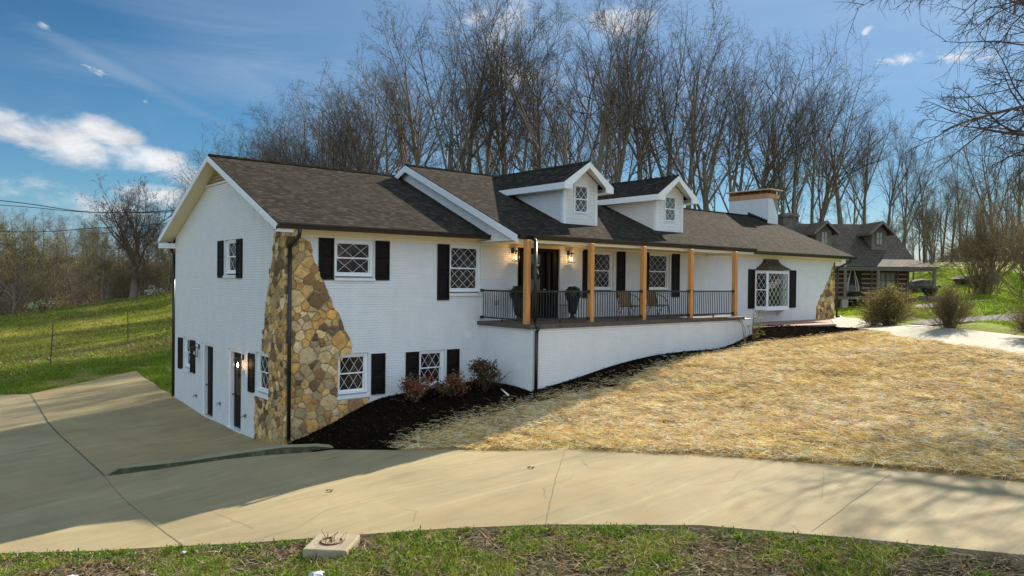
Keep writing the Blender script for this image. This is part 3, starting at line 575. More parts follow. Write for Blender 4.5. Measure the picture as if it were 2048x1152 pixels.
# gutters (open K profile) and downspouts
def gutter(x0, x1, y, z):
    p = [(y+.01, z-.02), (y+.01, z-.145), (y-.075, z-.145), (y-.10, z-.07), (y-.125, z-.025), (y-.125, z-.0), (y-.115, z-.0), (y-.113, z-.025), (y-.09, z-.07), (y-.068, z-.135), (y+.0, z-.135), (y-.0, z-.02)]
    b = MB(); n = len(p); b.add([(x0, a, c) for a, c in p]+[(x1, a, c) for a, c in p], [(i, (i+1) % n, (i+1) % n+n, i+n) for i in range(n)])
    for x_ in (x0, x1): b.add([(x_, y+.01, z-.02), (x_, y+.01, z-.145), (x_, y-.075, z-.145), (x_, y-.125, z-.025), (x_, y-.125, z)], [(0, 1, 2, 3, 4)])
    return b.build('gutter', gut_m, H)
gutter(-OX, 6.735, -OY, ZE-.01); gutter(XC+.05, XGE+.02, -PP, ZEC-.005); gutter(17.5, 30.48, -OY, ZE-.01)
b = MB(); b.box((-OX, DY+OY, ZE-.15), (8, DY+OY+.12, ZE-.02)); b.build('gutter', gut_m, H)
def pipe(pts, w_=.085, d_=.065, name='downspout'):
    b = MB()
    for p, q in zip(pts[:-1], pts[1:]): b.tube([p, q], w_*.62, 8)
    for p in pts[1:-1]: b.lathe([(0.001, -w_*.6), (w_*.45, -w_*.4), (w_*.64, 0), (w_*.45, w_*.4), (0.001, w_*.6)], p, 10)
    return b.build(name, gut_m, H)
pipe([(.14, -OY-.06, ZE-.14), (.13, -OY-.04, ZE-.33), (.05, -.11, ZE-.58), (.05, -.11, .14), (.03, -.3, .08)])
pipe([(6.75, -PP-.065, ZEC-.13), (6.52, -PW+.02, ZEC-.22), (6.52, -PW+.02, 3.2), (6.50, -PW-.17, 3.02), (6.49, -PW-.1, 2.9), (6.48, -PW-.1, 1.2)])
pipe([(30.0, -OY-.06, ZE-.14), (29.95, -OY, ZE-.3), (29.36, -.1, ZE-.62), (29.36, -.1, 2.72), (29.42, -.4, 2.66)])
pipe([(-.1, DY+OY-.05, ZE-.14), (-.1, DY+OY-.05, ZE-.3), (-.03, DY+.1, ZE-.6), (-.03, DY+.1, .0)])

# ---- fieldstone veneers, every stone cut as its own raised polygon
def clip_half(poly, n, c):
    out = []
    for i in range(len(poly)):
        a, b_ = poly[i], poly[(i+1) % len(poly)]; da = a[0]*n[0]+a[1]*n[1]-c; db = b_[0]*n[0]+b_[1]*n[1]-c
        if da <= 0: out.append(a)
        if (da < 0 < db) or (db < 0 < da): t = da/(da-db); out.append((a[0]+(b_[0]-a[0])*t, a[1]+(b_[1]-a[1])*t))
    return out
STC = [(.52, .36, .15), (.58, .41, .17), (.42, .31, .15), (.62, .50, .28), (.34, .28, .17), (.20, .13, .06), (.56, .34, .12), (.44, .37, .22), (.34, .20, .09), (.64, .54, .36), (.13, .09, .055), (.60, .38, .12), (.50, .40, .24)]
def area(p): return abs(sum(p[i][0]*p[(i+1) % len(p)][1]-p[(i+1) % len(p)][0]*p[i][1] for i in range(len(p)))/2)
def veneer(frame, poly, cell, seed, out=.035, back=.0):
    rr = random.Random(seed); us = [p[0] for p in poly]; ws = [p[1] for p in poly]; S = []
    tries = 0
    while tries < 6000:
        p = (rr.uniform(min(us)-.2, max(us)+.2), rr.uniform(min(ws)-.2, max(ws)+.2)); tries += 1
        k = cell*rr.choice((.35, .5, .7, .9, 1.2, 1.6))
        if all(((p[0]-q[0])/1.12)**2+((p[1]-q[1])/.9)**2 > ((k+q[2])/2)**2 for q in S): S.append((p[0], p[1], k))
    mb = frame(); nb_ = len(poly)
    mb.prism([(p[0], back+out*.35, p[1]) for p in poly], (0, -out*.35-.002, 0)); mo = mb
    sb = frame()
    for i, s_ in enumerate(S):
        near = sorted((q for q in S if q is not s_), key=lambda q: (q[0]-s_[0])**2+(q[1]-s_[1])**2)[:22]
        c = list(poly)
        cell_p = [(s_[0]-2*cell, s_[1]-2*cell), (s_[0]+2*cell, s_[1]-2*cell), (s_[0]+2*cell, s_[1]+2*cell), (s_[0]-2*cell, s_[1]+2*cell)]
        for q in near:
            n = (q[0]-s_[0], q[1]-s_[1]); L_ = math.hypot(*n); n = (n[0]/L_, n[1]/L_); c0 = (s_[0]+q[0])/2*n[0]+(s_[1]+q[1])/2*n[1]-.006+((s_[2]/2)**2-(q[2]/2)**2)*.75/(2*L_)
            c = clip_half(c, n, c0)
            if len(c) < 3: break
        if len(c) < 3 or area(c) < .0035: continue
        cx = sum(p[0] for p in c)/len(c); cy = sum(p[1] for p in c)/len(c)
        # subdivide and roughen the outline
        rg = []
        for j in range(len(c)):
            a, b_ = c[j], c[(j+1) % len(c)]; L_ = math.hypot(b_[0]-a[0], b_[1]-a[1])
            if L_ < .012: continue
            rg.append(a)
            for kk in range(1, max(1, int(L_/.09))+1):
                t = kk/(max(1, int(L_/.09))+1); jx = rr.uniform(-1, 1)*.018
                rg.append((a[0]+(b_[0]-a[0])*t+(cx-a[0])*.04+jx, a[1]+(b_[1]-a[1])*t+(cy-a[1])*.04+jx))
        if len(rg) < 3: continue
        h = back+out*rr.uniform(.75, 1.35); n = len(rg); col = rr.choice(STC); kq = rr.uniform(.7, 1.2); col = (col[0]*kq*1.04, col[1]*kq*.93, col[2]*kq*.80)
        tl = (rr.uniform(-.05, .05), rr.uniform(-.05, .05)); vs = []
        for kx, dd in ((1.0, out*.30+back), (.975, h-.012), (.90, h)):
            for p in rg: vs.append((cx+(p[0]-cx)*kx, dd+(tl[0]*(p[0]-cx)+tl[1]*(p[1]-cy) if dd > out*.4+back else 0), cy+(p[1]-cy)*kx))
        vs.append((cx, h+.006, cy)); fs = []
        for a in (0, 1): fs += [(a*n+j, a*n+(j+1) % n, (a+1)*n+(j+1) % n, (a+1)*n+j) for j in range(n)]
        fs += [(2*n+j, 2*n+(j+1) % n, 3*n) for j in range(n)]
        sb.add(vs, fs, col=col)
    o = mo.build('stone_veneer', mortar, H); sb.build('fieldstones', stone, o); return o
def ragged(pts, seed, amp=.05, step=.16):
    rr = random.Random(seed); out = []
    for a, b_ in zip(pts[:-1], pts[1:]):
        n = max(1, int(math.hypot(b_[0]-a[0], b_[1]-a[1])/step))
        for j in range(n): t = j/n; k = amp if j else amp*.3; out.append((a[0]+(b_[0]-a[0])*t+rr.uniform(-k, k), a[1]+(b_[1]-a[1])*t+rr.uniform(-k, k)))
    return out+[pts[-1]]
veneer(FRONT, ragged([(.40, 5.49), (.66, 5.36), (.91, 4.54), (1.28, 3.82), (1.67, 2.99), (1.93, 2.54), (1.9, 2.40)], 3)+[(1.90, 2.335), (1.49, 2.335), (1.49, 1.03), (2.5, 1.03)]+ragged([(2.48, 1.0), (2.2, .66), (1.6, .40), (1.04, .22)], 4)+[(.9, -.3), (-.055, -.3), (-.055, 5.62), (.2, 5.60)], .30, 21)
veneer(GAB, [(.004, 5.64), (.004, -.35), (-2.12, -.35), (-2.12, 1.03), (-1.07, 1.03), (-1.07, 2.325)]+ragged([(-1.66, 2.35), (-1.45, 3.2), (-1.26, 3.8), (-.98, 4.76), (-.74, 5.66)], 5), .26, 22)
veneer(FRONT, [(29.27, 2.55), (29.27, 5.55)]+ragged([(29.2, 5.5), (28.87, 4.88), (28.38, 4.32), (27.79, 3.64), (27.46, 3.25)], 6, .07)+[(27.44, 2.55)], .34, 23)

# ---- windows
def lattice(mb, u0, u1, w0, w1, nx_, ny_, d, t=.008, phase=0.0):
    W, Hh = u1-u0, w1-w0; a, b_ = W/nx_, Hh/ny_; L = []
    for s in (1, -1):
        k = -int(ny_+nx_)-2
        while k < nx_+ny_+3:
            # line: (u/a) - s*(w/b) = k+phase  -> clip to rect
            P_ = []
            c = k+phase
            for u in (0, W):
                w_ = (u/a-c)*b_/s
                if -1e-6 <= w_ <= Hh+1e-6: P_.append((u, w_))
            for w_ in (0, Hh):
                u = (c+s*w_/b_)*a
                if 1e-6 < u < W-1e-6: P_.append((u, w_))
            if len(P_) >= 2 and (P_[0][0]-P_[-1][0])**2+(P_[0][1]-P_[-1][1])**2 > .002: L.append((P_[0], P_[-1]))
            k += 1
    for p, q in L: mb.bar((u0+p[0], d, w0+p[1]), (u0+q[0], d, w0+q[1]), t, .008, up=(0, 1, 0))
def window(fr, op, nx_=2, ny_=1, sill=True, depth=RC, parent=None, sill_out=.05, casing=.075, lab=None):
    u0, u1, w0, w1 = op; par = parent or H; d0 = -depth
    mb = fr(); k = casing; zs = w0+(.13 if sill else .02)
    # casing in the reveal
    for q in ((u0, u0+k, zs, w1), (u1-k, u1, zs, w1), (u0+k, u1-k, w1-k, w1), (u0+k, u1-k, zs, zs+k)): mb.box((q[0], d0, q[2]), (q[1], -.06, q[3]))
    a0, a1, b0, b1 = u0+k, u1-k, zs+k, w1-k; mid = (b0+b1)/2; r = .038
    for lo, hi, dd in ((mid-.015, b1, -.085), (b0, mid+.015, -.115)):
        for q in ((a0, a0+r, lo, hi), (a1-r, a1, lo, hi), (a0+r, a1-r, hi-r, hi), (a0+r, a1-r, lo, lo+r)): mb.box((q[0], dd-.028, q[2]), (q[1], dd, q[3]))
    o = mb.build('window', frame_m, par, bevel=.003)
    ch = o if parent is None else par
    p = fr(); p.box((a0+r-.01, -.115, mid), (a1-r+.01, -.11, b1-r+.01)); p.box((a0+r-.01, -.145, b0+r-.01), (a1-r+.01, -.14, mid)); p.build('pane', pane_m, ch)
    l = fr(); lattice(l, a0+r, a1-r, mid+.023, b1-r, nx_, ny_, -.103); lattice(l, a0+r, a1-r, b0+r, mid-.023, nx_, ny_, -.133); l.build('lattice', frame_m, ch)
    if sill:
        s = fr(); s.prism([(u0-.03, -depth, zs-.02), (u0-.03, sill_out, zs-.06), (u0-.03, sill_out, w0), (u0-.03, -depth, w0)], (u1-u0+.06, 0, 0)); s.build('sill', brick, ch)
    return o
window(FRONT, W1, 2, 1); window(FRONT, W2, 3, 2); window(FRONT, LW1, 2.5, 1, sill_out=.03); window(FRONT, LW2, 2.5, 1)
window(FRONT, PA, 3, 2); window(FRONT, PB, 3, 2)
window(GAB, GW, 2, 1, depth=.24); window(GAB, GL1, 2, 1, depth=.24); window(GAB, GL2, 2.5, 1, depth=.24)
def shutter(fr, u0, u1, w0, w1):
    mb = fr(); d0, d1 = .004, .038; s = .055; n = 2
    mb.box((u0, d0, w0), (u1, d0+.014, w1))
    for q in ((u0, u0+s, w0, w1), (u1-s, u1, w0, w1)): mb.box((q[0], d0+.015, q[2]), (q[1], d1, q[3]))
    rails = [w0, (w0+w1)/2-.05, w1-.075]
    for i, z in enumerate(rails): hgt = (.085, .09, .075)[i]; mb.box((u0+s, d0+.015, z), (u1-s, d1, z+hgt))
    for a, b_ in ((w0+.085, (w0+w1)/2-.05), ((w0+w1)/2+.04, w1-.075)):
        m0, m1, c0, c1 = u0+s+.012, u1-s-.012, a+.012, b_-.012; i_ = .045
        if m1-m0 < .1: i_ = .025
        mb.add([(m0, d0+.0142, c0), (m1, d0+.0142, c0), (m1, d0+.0142, c1), (m0, d0+.0142, c1), (m0+i_, d1-.004, c0+i_), (m1-i_, d1-.004, c0+i_), (m1-i_, d1-.004, c1-i_), (m0+i_, d1-.004, c1-i_)],
               [(0, 1, 5, 4), (1, 2, 6, 5), (2, 3, 7, 6), (3, 0, 4, 7), (4, 5, 6, 7)])
    return mb.build('shutter', black, H)
for q in ((.90, 1.345, 4.37, 5.51), (2.63, 3.085, 4.37, 5.50), (4.755, 5.19, 3.78, 5.49), (2.53, 2.975, 1.10, 2.27), (3.67, 4.12, 1.10, 2.25), (5.14, 5.60, 1.10, 2.26),
          (10.98, 11.42, 3.80, 5.54), (12.76, 13.23, 3.80, 5.53), (14.18, 14.60, 3.80, 5.55), (16.0, 16.5, 3.80, 5.54), (21.42, 21.93, 3.25, 5.02), (24.90, 25.47, 3.24, 5.03)): shutter(FRONT, *q)
for q in ((-5.37, -4.86, 4.39, 5.56), (-3.68, -3.20, 4.38, 5.56), (-9.62, -9.1, 1.10, 2.22), (-8.15, -7.66, 1.10, 2.22), (-2.65, -2.17, 1.10, 2.22)): shutter(GAB, *q)
# ---- gable doors
def side_door(op, glass):
    u0, u1, w0, w1 = op; mb = GAB(); d0 = -.24; k = .11
    for q in ((u0, u0+k, w0, w1), (u1-k, u1, w0, w1), (u0+k, u1-k, w1-.09, w1)): mb.box((q[0], d0, q[2]), (q[1], -.05, q[3]))
    mb.box((u0, d0, w0), (u1, .02, w0+.06)); fr_ = mb.build('door_frame', frame_m, H, bevel=.004)
    a0, a1, b0, b1 = u0+k, u1-k, w0+.065, w1-.095; mb = GAB(); D = -.17
    mb.box((a0, d0, b0), (a1, D, b1))
    if glass: mb.box((a0+.13, D+.001, b0+.95), (a1-.13, D+.012, b0+1.0)); mb.box((a0+.13, D+.001, b1-.2), (a1-.13, D+.012, b1-.15)); mb.box((a0+.13, D+.001, b0+.15), (a1-.13, D+.01, b0+.75))
    else:
        for z in (.15, 1.15): mb.box((a0+.12, D+.001, b0+z), (a0+.40, D+.012, b0+z+.85)); mb.box((a1-.40, D+.001, b0+z), (a1-.12, D+.012, b0+z+.85))
    dr = mb.build('door', black, H)
    if glass:
        g = GAB(); g.box((a0+.16, D+.002, b0+1.0), (a1-.16, D+.008, b1-.2)); g.build('door_glass', pane_m, dr)
    h = GAB(); h.M = GAB.M @ Matrix.Translation((a0+.07, D, b0+1.0)) @ Matrix.Rotation(math.radians(-90), 4, 'X'); h.lathe([(.028, 0), (.028, .012), (.01, .015), (.01, .045), (.028, .05), (.03, .065), (.018, .08)], n=14); h.build('door_handle', iron, dr)
side_door(GD1, False); side_door(GD2, True)
# ---- front entry
mb = FRONT(); u0, u1, w0, w1 = FD
mb.box((u0, -.24, w0), (u1, -.20, w1))
for q in ((u0, u0+.045), (8.16, 8.29), (9.31, 9.40), (9.60, u1)): mb.box((q[0], -.199, w0), (q[1], -.06, w1))
mb.box((u0+.045, -.199, w1-.22), (u1-.27, -.06, w1))
for a, b_ in ((u0+.045, 8.16), (9.40, 9.60)): mb.box((a, -.199, w0), (b_, -.10, w0+.75))
entry = mb.build('entry_surround', black, H)
bz = mat('bronze_glass', (.10, .075, .045), .12, .3)
for a, b_ in ((u0+.05, 8.155), (9.405, 9.595)): g = FRONT(); g.box((a, -.19, w0+.76), (b_, -.185, w1-.23)); g.build('sidelight', bz, entry)
dmb = FRONT(); dmb.box((8.30, -.199, w0+.03), (9.30, -.13, w1-.23))
for z0_, z1_ in ((.12, .36), (.42, .72)): dmb.box((8.42, -.129, w0+z0_), (9.18, -.118, w0+z1_))
fdoor = dmb.build('front_door', black, H)
g = FRONT(); g.box((8.60, -.129, 4.05), (9.06, -.122, 5.30)); g.build('door_glass', mat('dim_glass', (.10, .095, .06), .15, .3), fdoor)
h = FRONT(); h.M = FRONT.M @ Matrix.Translation((9.24, -.13, 4.1)) @ Matrix.Rotation(math.radians(-90), 4, 'X'); h.lathe([(.03, 0), (.03, .012), (.01, .015), (.01, .05), (.028, .055), (.03, .07), (.018, .085)], n=14); h.build('door_handle', mat('nickel', (.6, .6, .58), .25, .5, 1), fdoor)

# ---- lanterns
def lantern(fr, u, w_, lit, warm=2.2):
    """u,w = left top of the back plate"""
    s = 1.0; mb = fr()
    mb.box((u, 0.004, w_-.16), (u+.12, .025, w_)); mb.tube([(u+.06, .02, w_-.03), (u+.06, .09, w_+.03), (u+.06, .16, w_-.02), (u+.06, .17, w_-.10)], .008, 6)
    cu, cd_ = u+.06, .17; t = w_-.11; hw = .085; hb = .30
    mb.add([(cu-hw-.01, cd_-hw-.01, t), (cu+hw+.01, cd_-hw-.01, t), (cu+hw+.01, cd_+hw+.01, t), (cu-hw-.01, cd_+hw+.01, t), (cu, cd_, t+.06)], [(0, 1, 2, 3), (0, 1, 4), (1, 2, 4), (2, 3, 4), (3, 0, 4)])
    for a in (-1, 1):
        for b_ in (-1, 1): mb.bar((cu+a*hw, cd_+b_*hw, t), (cu+a*hw, cd_+b_*hw, t-hb), .012)
    mb.box((cu-hw-.008, cd_-hw-.008, t-hb-.015), (cu+hw+.008, cd_+hw+.008, t-hb)); mb.tube([(cu, cd_, t), (cu, cd_, t-.10)], .012, 8)
    o = mb.build('wall_lantern', iron, H)
    b_ = fr(); b_.M = fr.M @ Matrix.Translation((cu, cd_, t-.20)); b_.lathe([(.004, -.055), (.020, -.03), (.026, 0), (.018, .05), (.008, .09)], n=12); b_.build('bulb', bulb_m if lit else mat('unlit_bulb', (.7, .68, .62), .2), o)
    if lit:
        ld = bpy.data.lights.new('lantern_light', 'POINT'); ld.energy = warm; ld.color = (1, .62, .28); ld.shadow_soft_size = .03
        lo = bpy.data.objects.new('lantern_light', ld); COL.objects.link(lo); lo.parent = o; lo.location = fr.M @ Vector((cu+.0, cd_+.055, t-.19))
lantern(FRONT, 7.66, 5.46, True); lantern(FRONT, 10.2, 5.46, True)
lantern(GAB, -7.30, 2.14, False); lantern(GAB, -3.14, 2.13, True, 1.8)

# ---- porch
b = MB(); b.box((XP, -PW, .4), (17.88, .0, 2.98)); b.box((XP2+.02, -PW+.0, 2.981), (17.88, -.0, 3.02)); b.build('porch_base', brick, H)
floor_m = mat('porch_floor_stone', rough=.75, fn=lambda t: set_col(t, t.mix(t.mapr(t.noise(obj_co(t), 7, 6, .7), .35, .65, 0, 1), (.045, .035, .028), (.12, .095, .07))))
b = MB(); b.box((XP-.09, -PW-.07, 2.985), (XP2, .05, ZP)); b.build('porch_floor', floor_m, H, bevel=.01)
PX = [6.39, 9.07, 11.6, 14.2, 16.96]
for i, x in enumerate(PX):
    b = MB(); b.box((x-.08, -2.37, ZP+.002), (x+.08, -2.21, 5.60)); b.build('porch_post', wood, H, bevel=.008)
def railing(p, q):
    p = Vector(p); q = Vector(q); L_ = (q-p).length; d = (q-p)/L_; mb = MB(); up = Vector((0, 0, 1))
    mb.bar(p+up*.97, q+up*.97, .06, .05); mb.bar(p+up*.12, q+up*.12, .045, .045); n = round(L_/.112)
    for i in range(1, n): c = p+d*(L_*i/n); mb.bar(c+up*.142, c+up*.945, .019, .019)
    for k in ((.5,) if L_ > 1.5 else ()): c = p+d*L_*k; mb.bar(c+up*.002, c+up*.098, .035, .035)
    for e in (p+d*.03, q-d*.03):
        for z in (.97, .12): mb.box((e.x-.045, e.y-.045, ZP+z-.045), (e.x+.045, e.y+.045, ZP+z+.045))
    return mb.build('railing', iron, H)
for a, c in zip(PX[:-1], PX[1:]): railing((a+.085, -2.30, ZP), (c-.085, -2.30, ZP))
railing((XP+.03, -.07, ZP), (XP+.03, -2.15, ZP))

# ---- dormers
def dormer(xc, yf=-.85, half=.80, zr_=8.42, zb=6.33):
    zw = zr_-.95; oh = .40; rs = .655; yw = yf
    root = MB(); zfl = lambda y: ZEC+SC*(y+PP)+.01
    # front wall with an opening
    root.add([(xc-half, yf, zfl(yf)), (xc+half, yf, zfl(yf)), (xc+half, yf, zr_-.12-half*rs), (xc, yf, zr_-.12), (xc-half, yf, zr_-.12-half*rs)], [(0, 1, 2, 3, 4)])
    zt = zr_-.12-half*rs; yback = (zt-ZEC)/SC-PP
    for s in (-1, 1): root.add([(xc+s*half, yf, zfl(yf)), (xc+s*half, yback+.05, zt), (xc+s*half, yf, zt)], [(0, 1, 2)])
    o = root.build('dormer', siding, H)
    # roof with overhang, running back to the main slope
    r_ = MB(); hw = 1.14; ze_ = zr_-hw*rs; yb0 = (zr_-ZEC)/SC-PP; yb1 = (ze_-ZEC)/SC-PP; t = Vector((0, 0, -.055))
    for s in (-1, 1): r_.prism([(xc, yf-oh, zr_), (xc, yb0, zr_), (xc+s*hw, yb1, ze_), (xc+s*hw, yf-oh, ze_)], t)
    r_.build('dormer_roof', shingle, o)
    c_ = MB(); n = 16
    for i in range(n):
        a = yf-oh+(yb0-yf+oh)*i/n; b2 = yf-oh+(yb0-yf+oh)*(i+1)/n
        c_.add([(xc-.13, a, zr_-.13*rs+.02), (xc, a, zr_+.035), (xc+.13, a, zr_-.13*rs+.02), (xc-.13, b2, zr_-.13*rs+.008), (xc, b2, zr_+.023), (xc+.13, b2, zr_-.13*rs+.008)], [(0, 1, 4, 3), (1, 2, 5, 4)])
    c_.build('ridge_cap', shingle, o)
    f_ = MB()
    for s in (-1, 1):
        f_.prism([(xc, yf-oh, zr_-.02), (xc+s*hw, yf-oh, ze_-.02), (xc+s*hw, yf-oh, ze_-.25), (xc+s*(hw-.34), yf-oh, ze_-.25), (xc+s*(hw-.34), yf-oh, ze_-.25+.16), (xc, yf-oh, zr_-.21)], (0, -.03, 0))
        f_.box((xc+s*hw, yf-oh-.03, ze_-.25), (xc+s*(hw+.03), yb1+.1, ze_-.04)); f_.box((xc+s*half, yf-oh, ze_-.25), (xc+s*hw, yb1-.2, ze_-.23))
        f_.box((xc+s*(half+.006), yf-.02, zfl(yf)), (xc+s*(half-.11), yf-.002, zt)); f_.box((xc+s*half, yf, zfl(yf)+.02), (xc+s*(half+.02), yf+.11, zt))
    f_.build('dormer_trim', trim, o)
    s_ = MB()
    for s in (-1, 1): s_.add([(xc, yf-oh, zr_-.08), (xc, yf, zr_-.08), (xc+s*hw, yf, ze_-.08), (xc+s*hw, yf-oh, ze_-.08)], [(0, 1, 2, 3)])
    s_.build('dormer_soffit', trim, o)
    FRD = Fr((xc, yf, 0), (1, 0, 0), (0, -1, 0)); w_ = FRD(); u0, u1, a, b2 = -.33, .33, 6.71, 7.66
    for q in ((u0, u0+.055, a, b2), (u1-.055, u1, a, b2), (u0+.055, u1-.055, b2-.055, b2), (u0+.055, u1-.055, a, a+.055)): w_.box((q[0], .003, q[2]), (q[1], .035, q[3]))
    mid = (a+b2)/2; w_.box((u0+.055, .004, mid-.02), (u1-.055, .03, mid+.02)); w_.build('dormer_window', frame_m, o)
    g = FRD(); g.box((u0+.05, .003, a+.05), (u1-.05, .008, b2-.05)); g.build('dormer_pane', mat('dormer_glass', (.075, .085, .07), .12, .6) if 'dormer_glass' not in MATS else MATS['dormer_glass'], o)
    l = FRD(); lattice(l, u0+.055, u1-.055, mid+.02, b2-.055, 2, 1.3, .016, .013); lattice(l, u0+.055, u1-.055, a+.055, mid-.02, 2, 1.3, .012, .013); l.build('dormer_lattice', frame_m, o)
dormer(10.0); dormer(14.77)

# ---- bay window with its flared copper hood
BX0, BX1, BD = 21.98, 24.38, .46; fx0, fx1 = 22.28, 24.08      # front face of the bay
root = MB(); z0_, z1_ = 3.20, 4.97
pts = [(BX0, 0), (fx0, -BD), (fx1, -BD), (BX1, 0)]
for z in ((z0_, z0_+.10), (z1_-.07, z1_)): root.prism([(p[0], p[1], z[0]) for p in pts], (0, 0, z[1]-z[0]))
root.prism([(BX0-.06, -.003, z0_-.03), (fx0-.05, -BD-.06, z0_-.03), (fx1+.05, -BD-.06, z0_-.03), (BX1+.06, -.003, z0_-.03)], (0, 0, .028))
bay = None; P4 = [Vector((p[0], p[1], 0)) for p in pts]
def face(mb, a, b2, fn):
    a = Vector(a); b2 = Vector(b2); L_ = (b2-a).length; u = (b2-a)/L_; out = Vector((u.y, -u.x, 0)); M = Matrix(((u.x, out.x, 0, a.x), (u.y, out.y, 0, a.y), (0, 0, 1, 0), (0, 0, 0, 1)))
    old = mb.M; mb.M = M; fn(mb, L_); mb.M = old
def fr_fn(mul):
    def fn(mb, L_):
        k = .07; zz0, zz1 = z0_+.101, z1_-.071
        for q in ((0, k), (L_-k, L_)): mb.box((q[0], -.06, zz0), (q[1], 0, zz1))
        mb.box((k, -.05, zz0), (L_-k, -.005, zz0+.06)); mb.box((k, -.05, zz1-.06), (L_-k, -.005, zz1))
        if mul == 1: mb.box((k, -.05, (zz0+zz1)/2-.025), (L_-k, -.005, (zz0+zz1)/2+.025))
        if mul == 2:
            for f_ in (.0,): pass
    return fn
face(root, P4[0], P4[1], fr_fn(1)); face(root, P4[1], P4[2], fr_fn(0)); face(root, P4[2], P4[3], fr_fn(1))
bay = root.build('bay_window', frame_m, H)
gl = MB()
for a, b2 in ((0, 1), (1, 2), (2, 3)): face(gl, P4[a], P4[b2], lambda mb, L_: mb.box((.06, -.034, z0_+.15), (L_-.06, -.03, z1_-.12)))
gl.build('pane', glass_t, bay)
lt = MB(); zc = (z0_+.101+z1_-.071)/2
for a, b2, nn_ in ((0, 1, 1), (1, 2, 4), (2, 3, 1)):
    def lf(mb, L_, nn_=nn_):
        if nn_ == 4: lattice(mb, .07, L_-.07, z0_+.16, z1_-.13, 5, 4.0, -.022, .010)
        else: lattice(mb, .07, L_-.07, z0_+.16, zc-.025, 2, 2, -.022, .010); lattice(mb, .07, L_-.07, zc+.025, z1_-.13, 2, 2, -.022, .010)
    face(lt, P4[a], P4[b2], lf)
lt.build('lattice', frame_m, bay)
b = MB()
for x in (22.55, 23.8):
    b.prism([(x, -.003, z0_-.04), (x, -.36, z0_-.04), (x, -.20, z0_-.16), (x, -.06, z0_-.30), (x, -.003, z0_-.34)], (.07, 0, 0))
b.build('bay_bracket', frame_m, bay)
# curved hood
hb = MB(); prof = []; n = 9
for i in range(n+1):
    t = i/n; k = (1-t)**2.0                                     # flared: wide at the bottom
    prof.append((5.01+.50*t**.85 if i else 5.0, k))
def ring(k, z): 
    yo = -.10-.46*k; e = .40+.02-.0; xl = 22.62-(22.62-BX0+.03)*k; xr = 23.78+(BX1+.03-23.78)*k; xl2 = 22.66-(22.66-fx0+.06)*k; xr2 = 23.74+(fx1+.06-23.74)*k
    return [(xl, -.003, z), (xl2, yo, z), (xr2, yo, z), (xr, -.003, z)]
vs = []; fs = []
for z, k in prof: vs += ring(k, z)
for i in range(n):
    for j in range(3): fs.append((i*4+j, i*4+j+1, i*4+j+5, i*4+j+4))
fs.append((0, 1, 2, 3)); fs.append(tuple(n*4+j for j in range(4))); hb.add(vs, fs)
for tt in (.2, .4, .6, .8):                                      # standing seams
    for i in range(n):
        a = ring(prof[i][1], prof[i][0]); c = ring(prof[i+1][1], prof[i+1][0])
        p = Vector(a[1]).lerp(Vector(a[2]), tt); q = Vector(c[1]).lerp(Vector(c[2]), tt); hb.bar(p+Vector((0, -.008, .004)), q+Vector((0, -.008, .004)), .016, .02)
hb.build('bay_hood', copper, H)
# striped cloth added inside the bay to stand in for a reflection
fm = mat('reflected_cloth', rough=.8, fn=lambda t: set_col(t, t.mix(t.math('GREATER_THAN', t.math('FRACT', t.math('MULTIPLY', (lambda s: (t.put(s.inputs[0], uv_co(t)), s.outputs[1])[1])(t.new('ShaderNodeSeparateXYZ')), 3.5)), .5), (.75, .70, .68), (.50, .10, .11))))
fm2 = fm; V = []; Fc = []; nu, nv = 24, 8
for i in range(nu+1):
    for j in range(nv+1):
        u = i/nu; v = j/nv; V.append((22.75+.95*u, -.24+.05*math.sin(u*9+v), 4.08+.34*u+.30*v*(1-.25*u)+.02*math.sin(u*11)))
for i in range(nu):
    for j in range(nv): a = i*(nv+1)+j; Fc.append((a, a+nv+1, a+nv+2, a+1))
me = bpy.data.meshes.new('reflected_flag'); me.from_pydata(V, [], Fc); uvl = me.uv_layers.new(name='UVMap')
for lp in me.loops: v_ = lp.vertex_index; uvl.data[lp.index].uv = ((v_//(nv+1))/nu, (v_ % (nv+1))/nv)
fl = link('reflected_flag', me, fm); tag(fl, 'red and white striped cloth added for a reflection in the bay window glass', 'reflected_flag')
b = MB(); b.box((BX0+.01, .16, 3.26), (BX1-.01, .2, 4.96)); b.build('bay_backing', dark_room, bay)

# ---- chimney at the right gable end
b = MB(); cx0, cx1, cy0, cy1 = 29.49, 30.50, 3.97, 6.5
b.prism([(cx0, cy0, 2.0), (cx1, cy0, 2.0), (cx1, cy0, 8.2), (cx1-.55, cy0, 9.14), (cx0, cy0, 9.14)], (0, cy1-cy0, 0)); b.box((XR, cy0+.002, 2.0), (cx0-.0, cy1-.002, 7.6)); ch = b.build('chimney', brick, H)
b = MB(); b.prism([(cx1-.54, cy0+.01, 9.135), (cx1+.02, cy0+.01, 9.135), (cx1+.02, cy0+.01, 2), (cx1-.003, cy0+.01, 8.2)], (0, cy1-cy0-.02, 0)); b.build('chimney_stonework', mat('chimney_stone', rough=.9, fn=lambda t: set_col(t, t.ramp(t.noise(obj_co(t), 5, 6, .7), [(.3, (.12, .09, .06)), (.6, (.36, .28, .18)), (.8, (.5, .4, .28))]))), ch)
b = MB(); b.box((cx0-.02, cy0-.03, 9.145), (cx1+.06, cy1+.03, 9.36)); b.box((cx0-.0, cy0-.0, 9.361), (cx1+.02, cy1, 9.42)); b.build('chimney_band', capw, ch)
b = MB()
for i in range(7): y = cy0+.12+(cy1-cy0-.24)*i/6; b.box((cx0+.05, y-.035, 9.421), (cx0+.12, y+.035, 9.60)); b.box((cx1-.12, y-.035, 9.421), (cx1-.05, y+.035, 9.60))
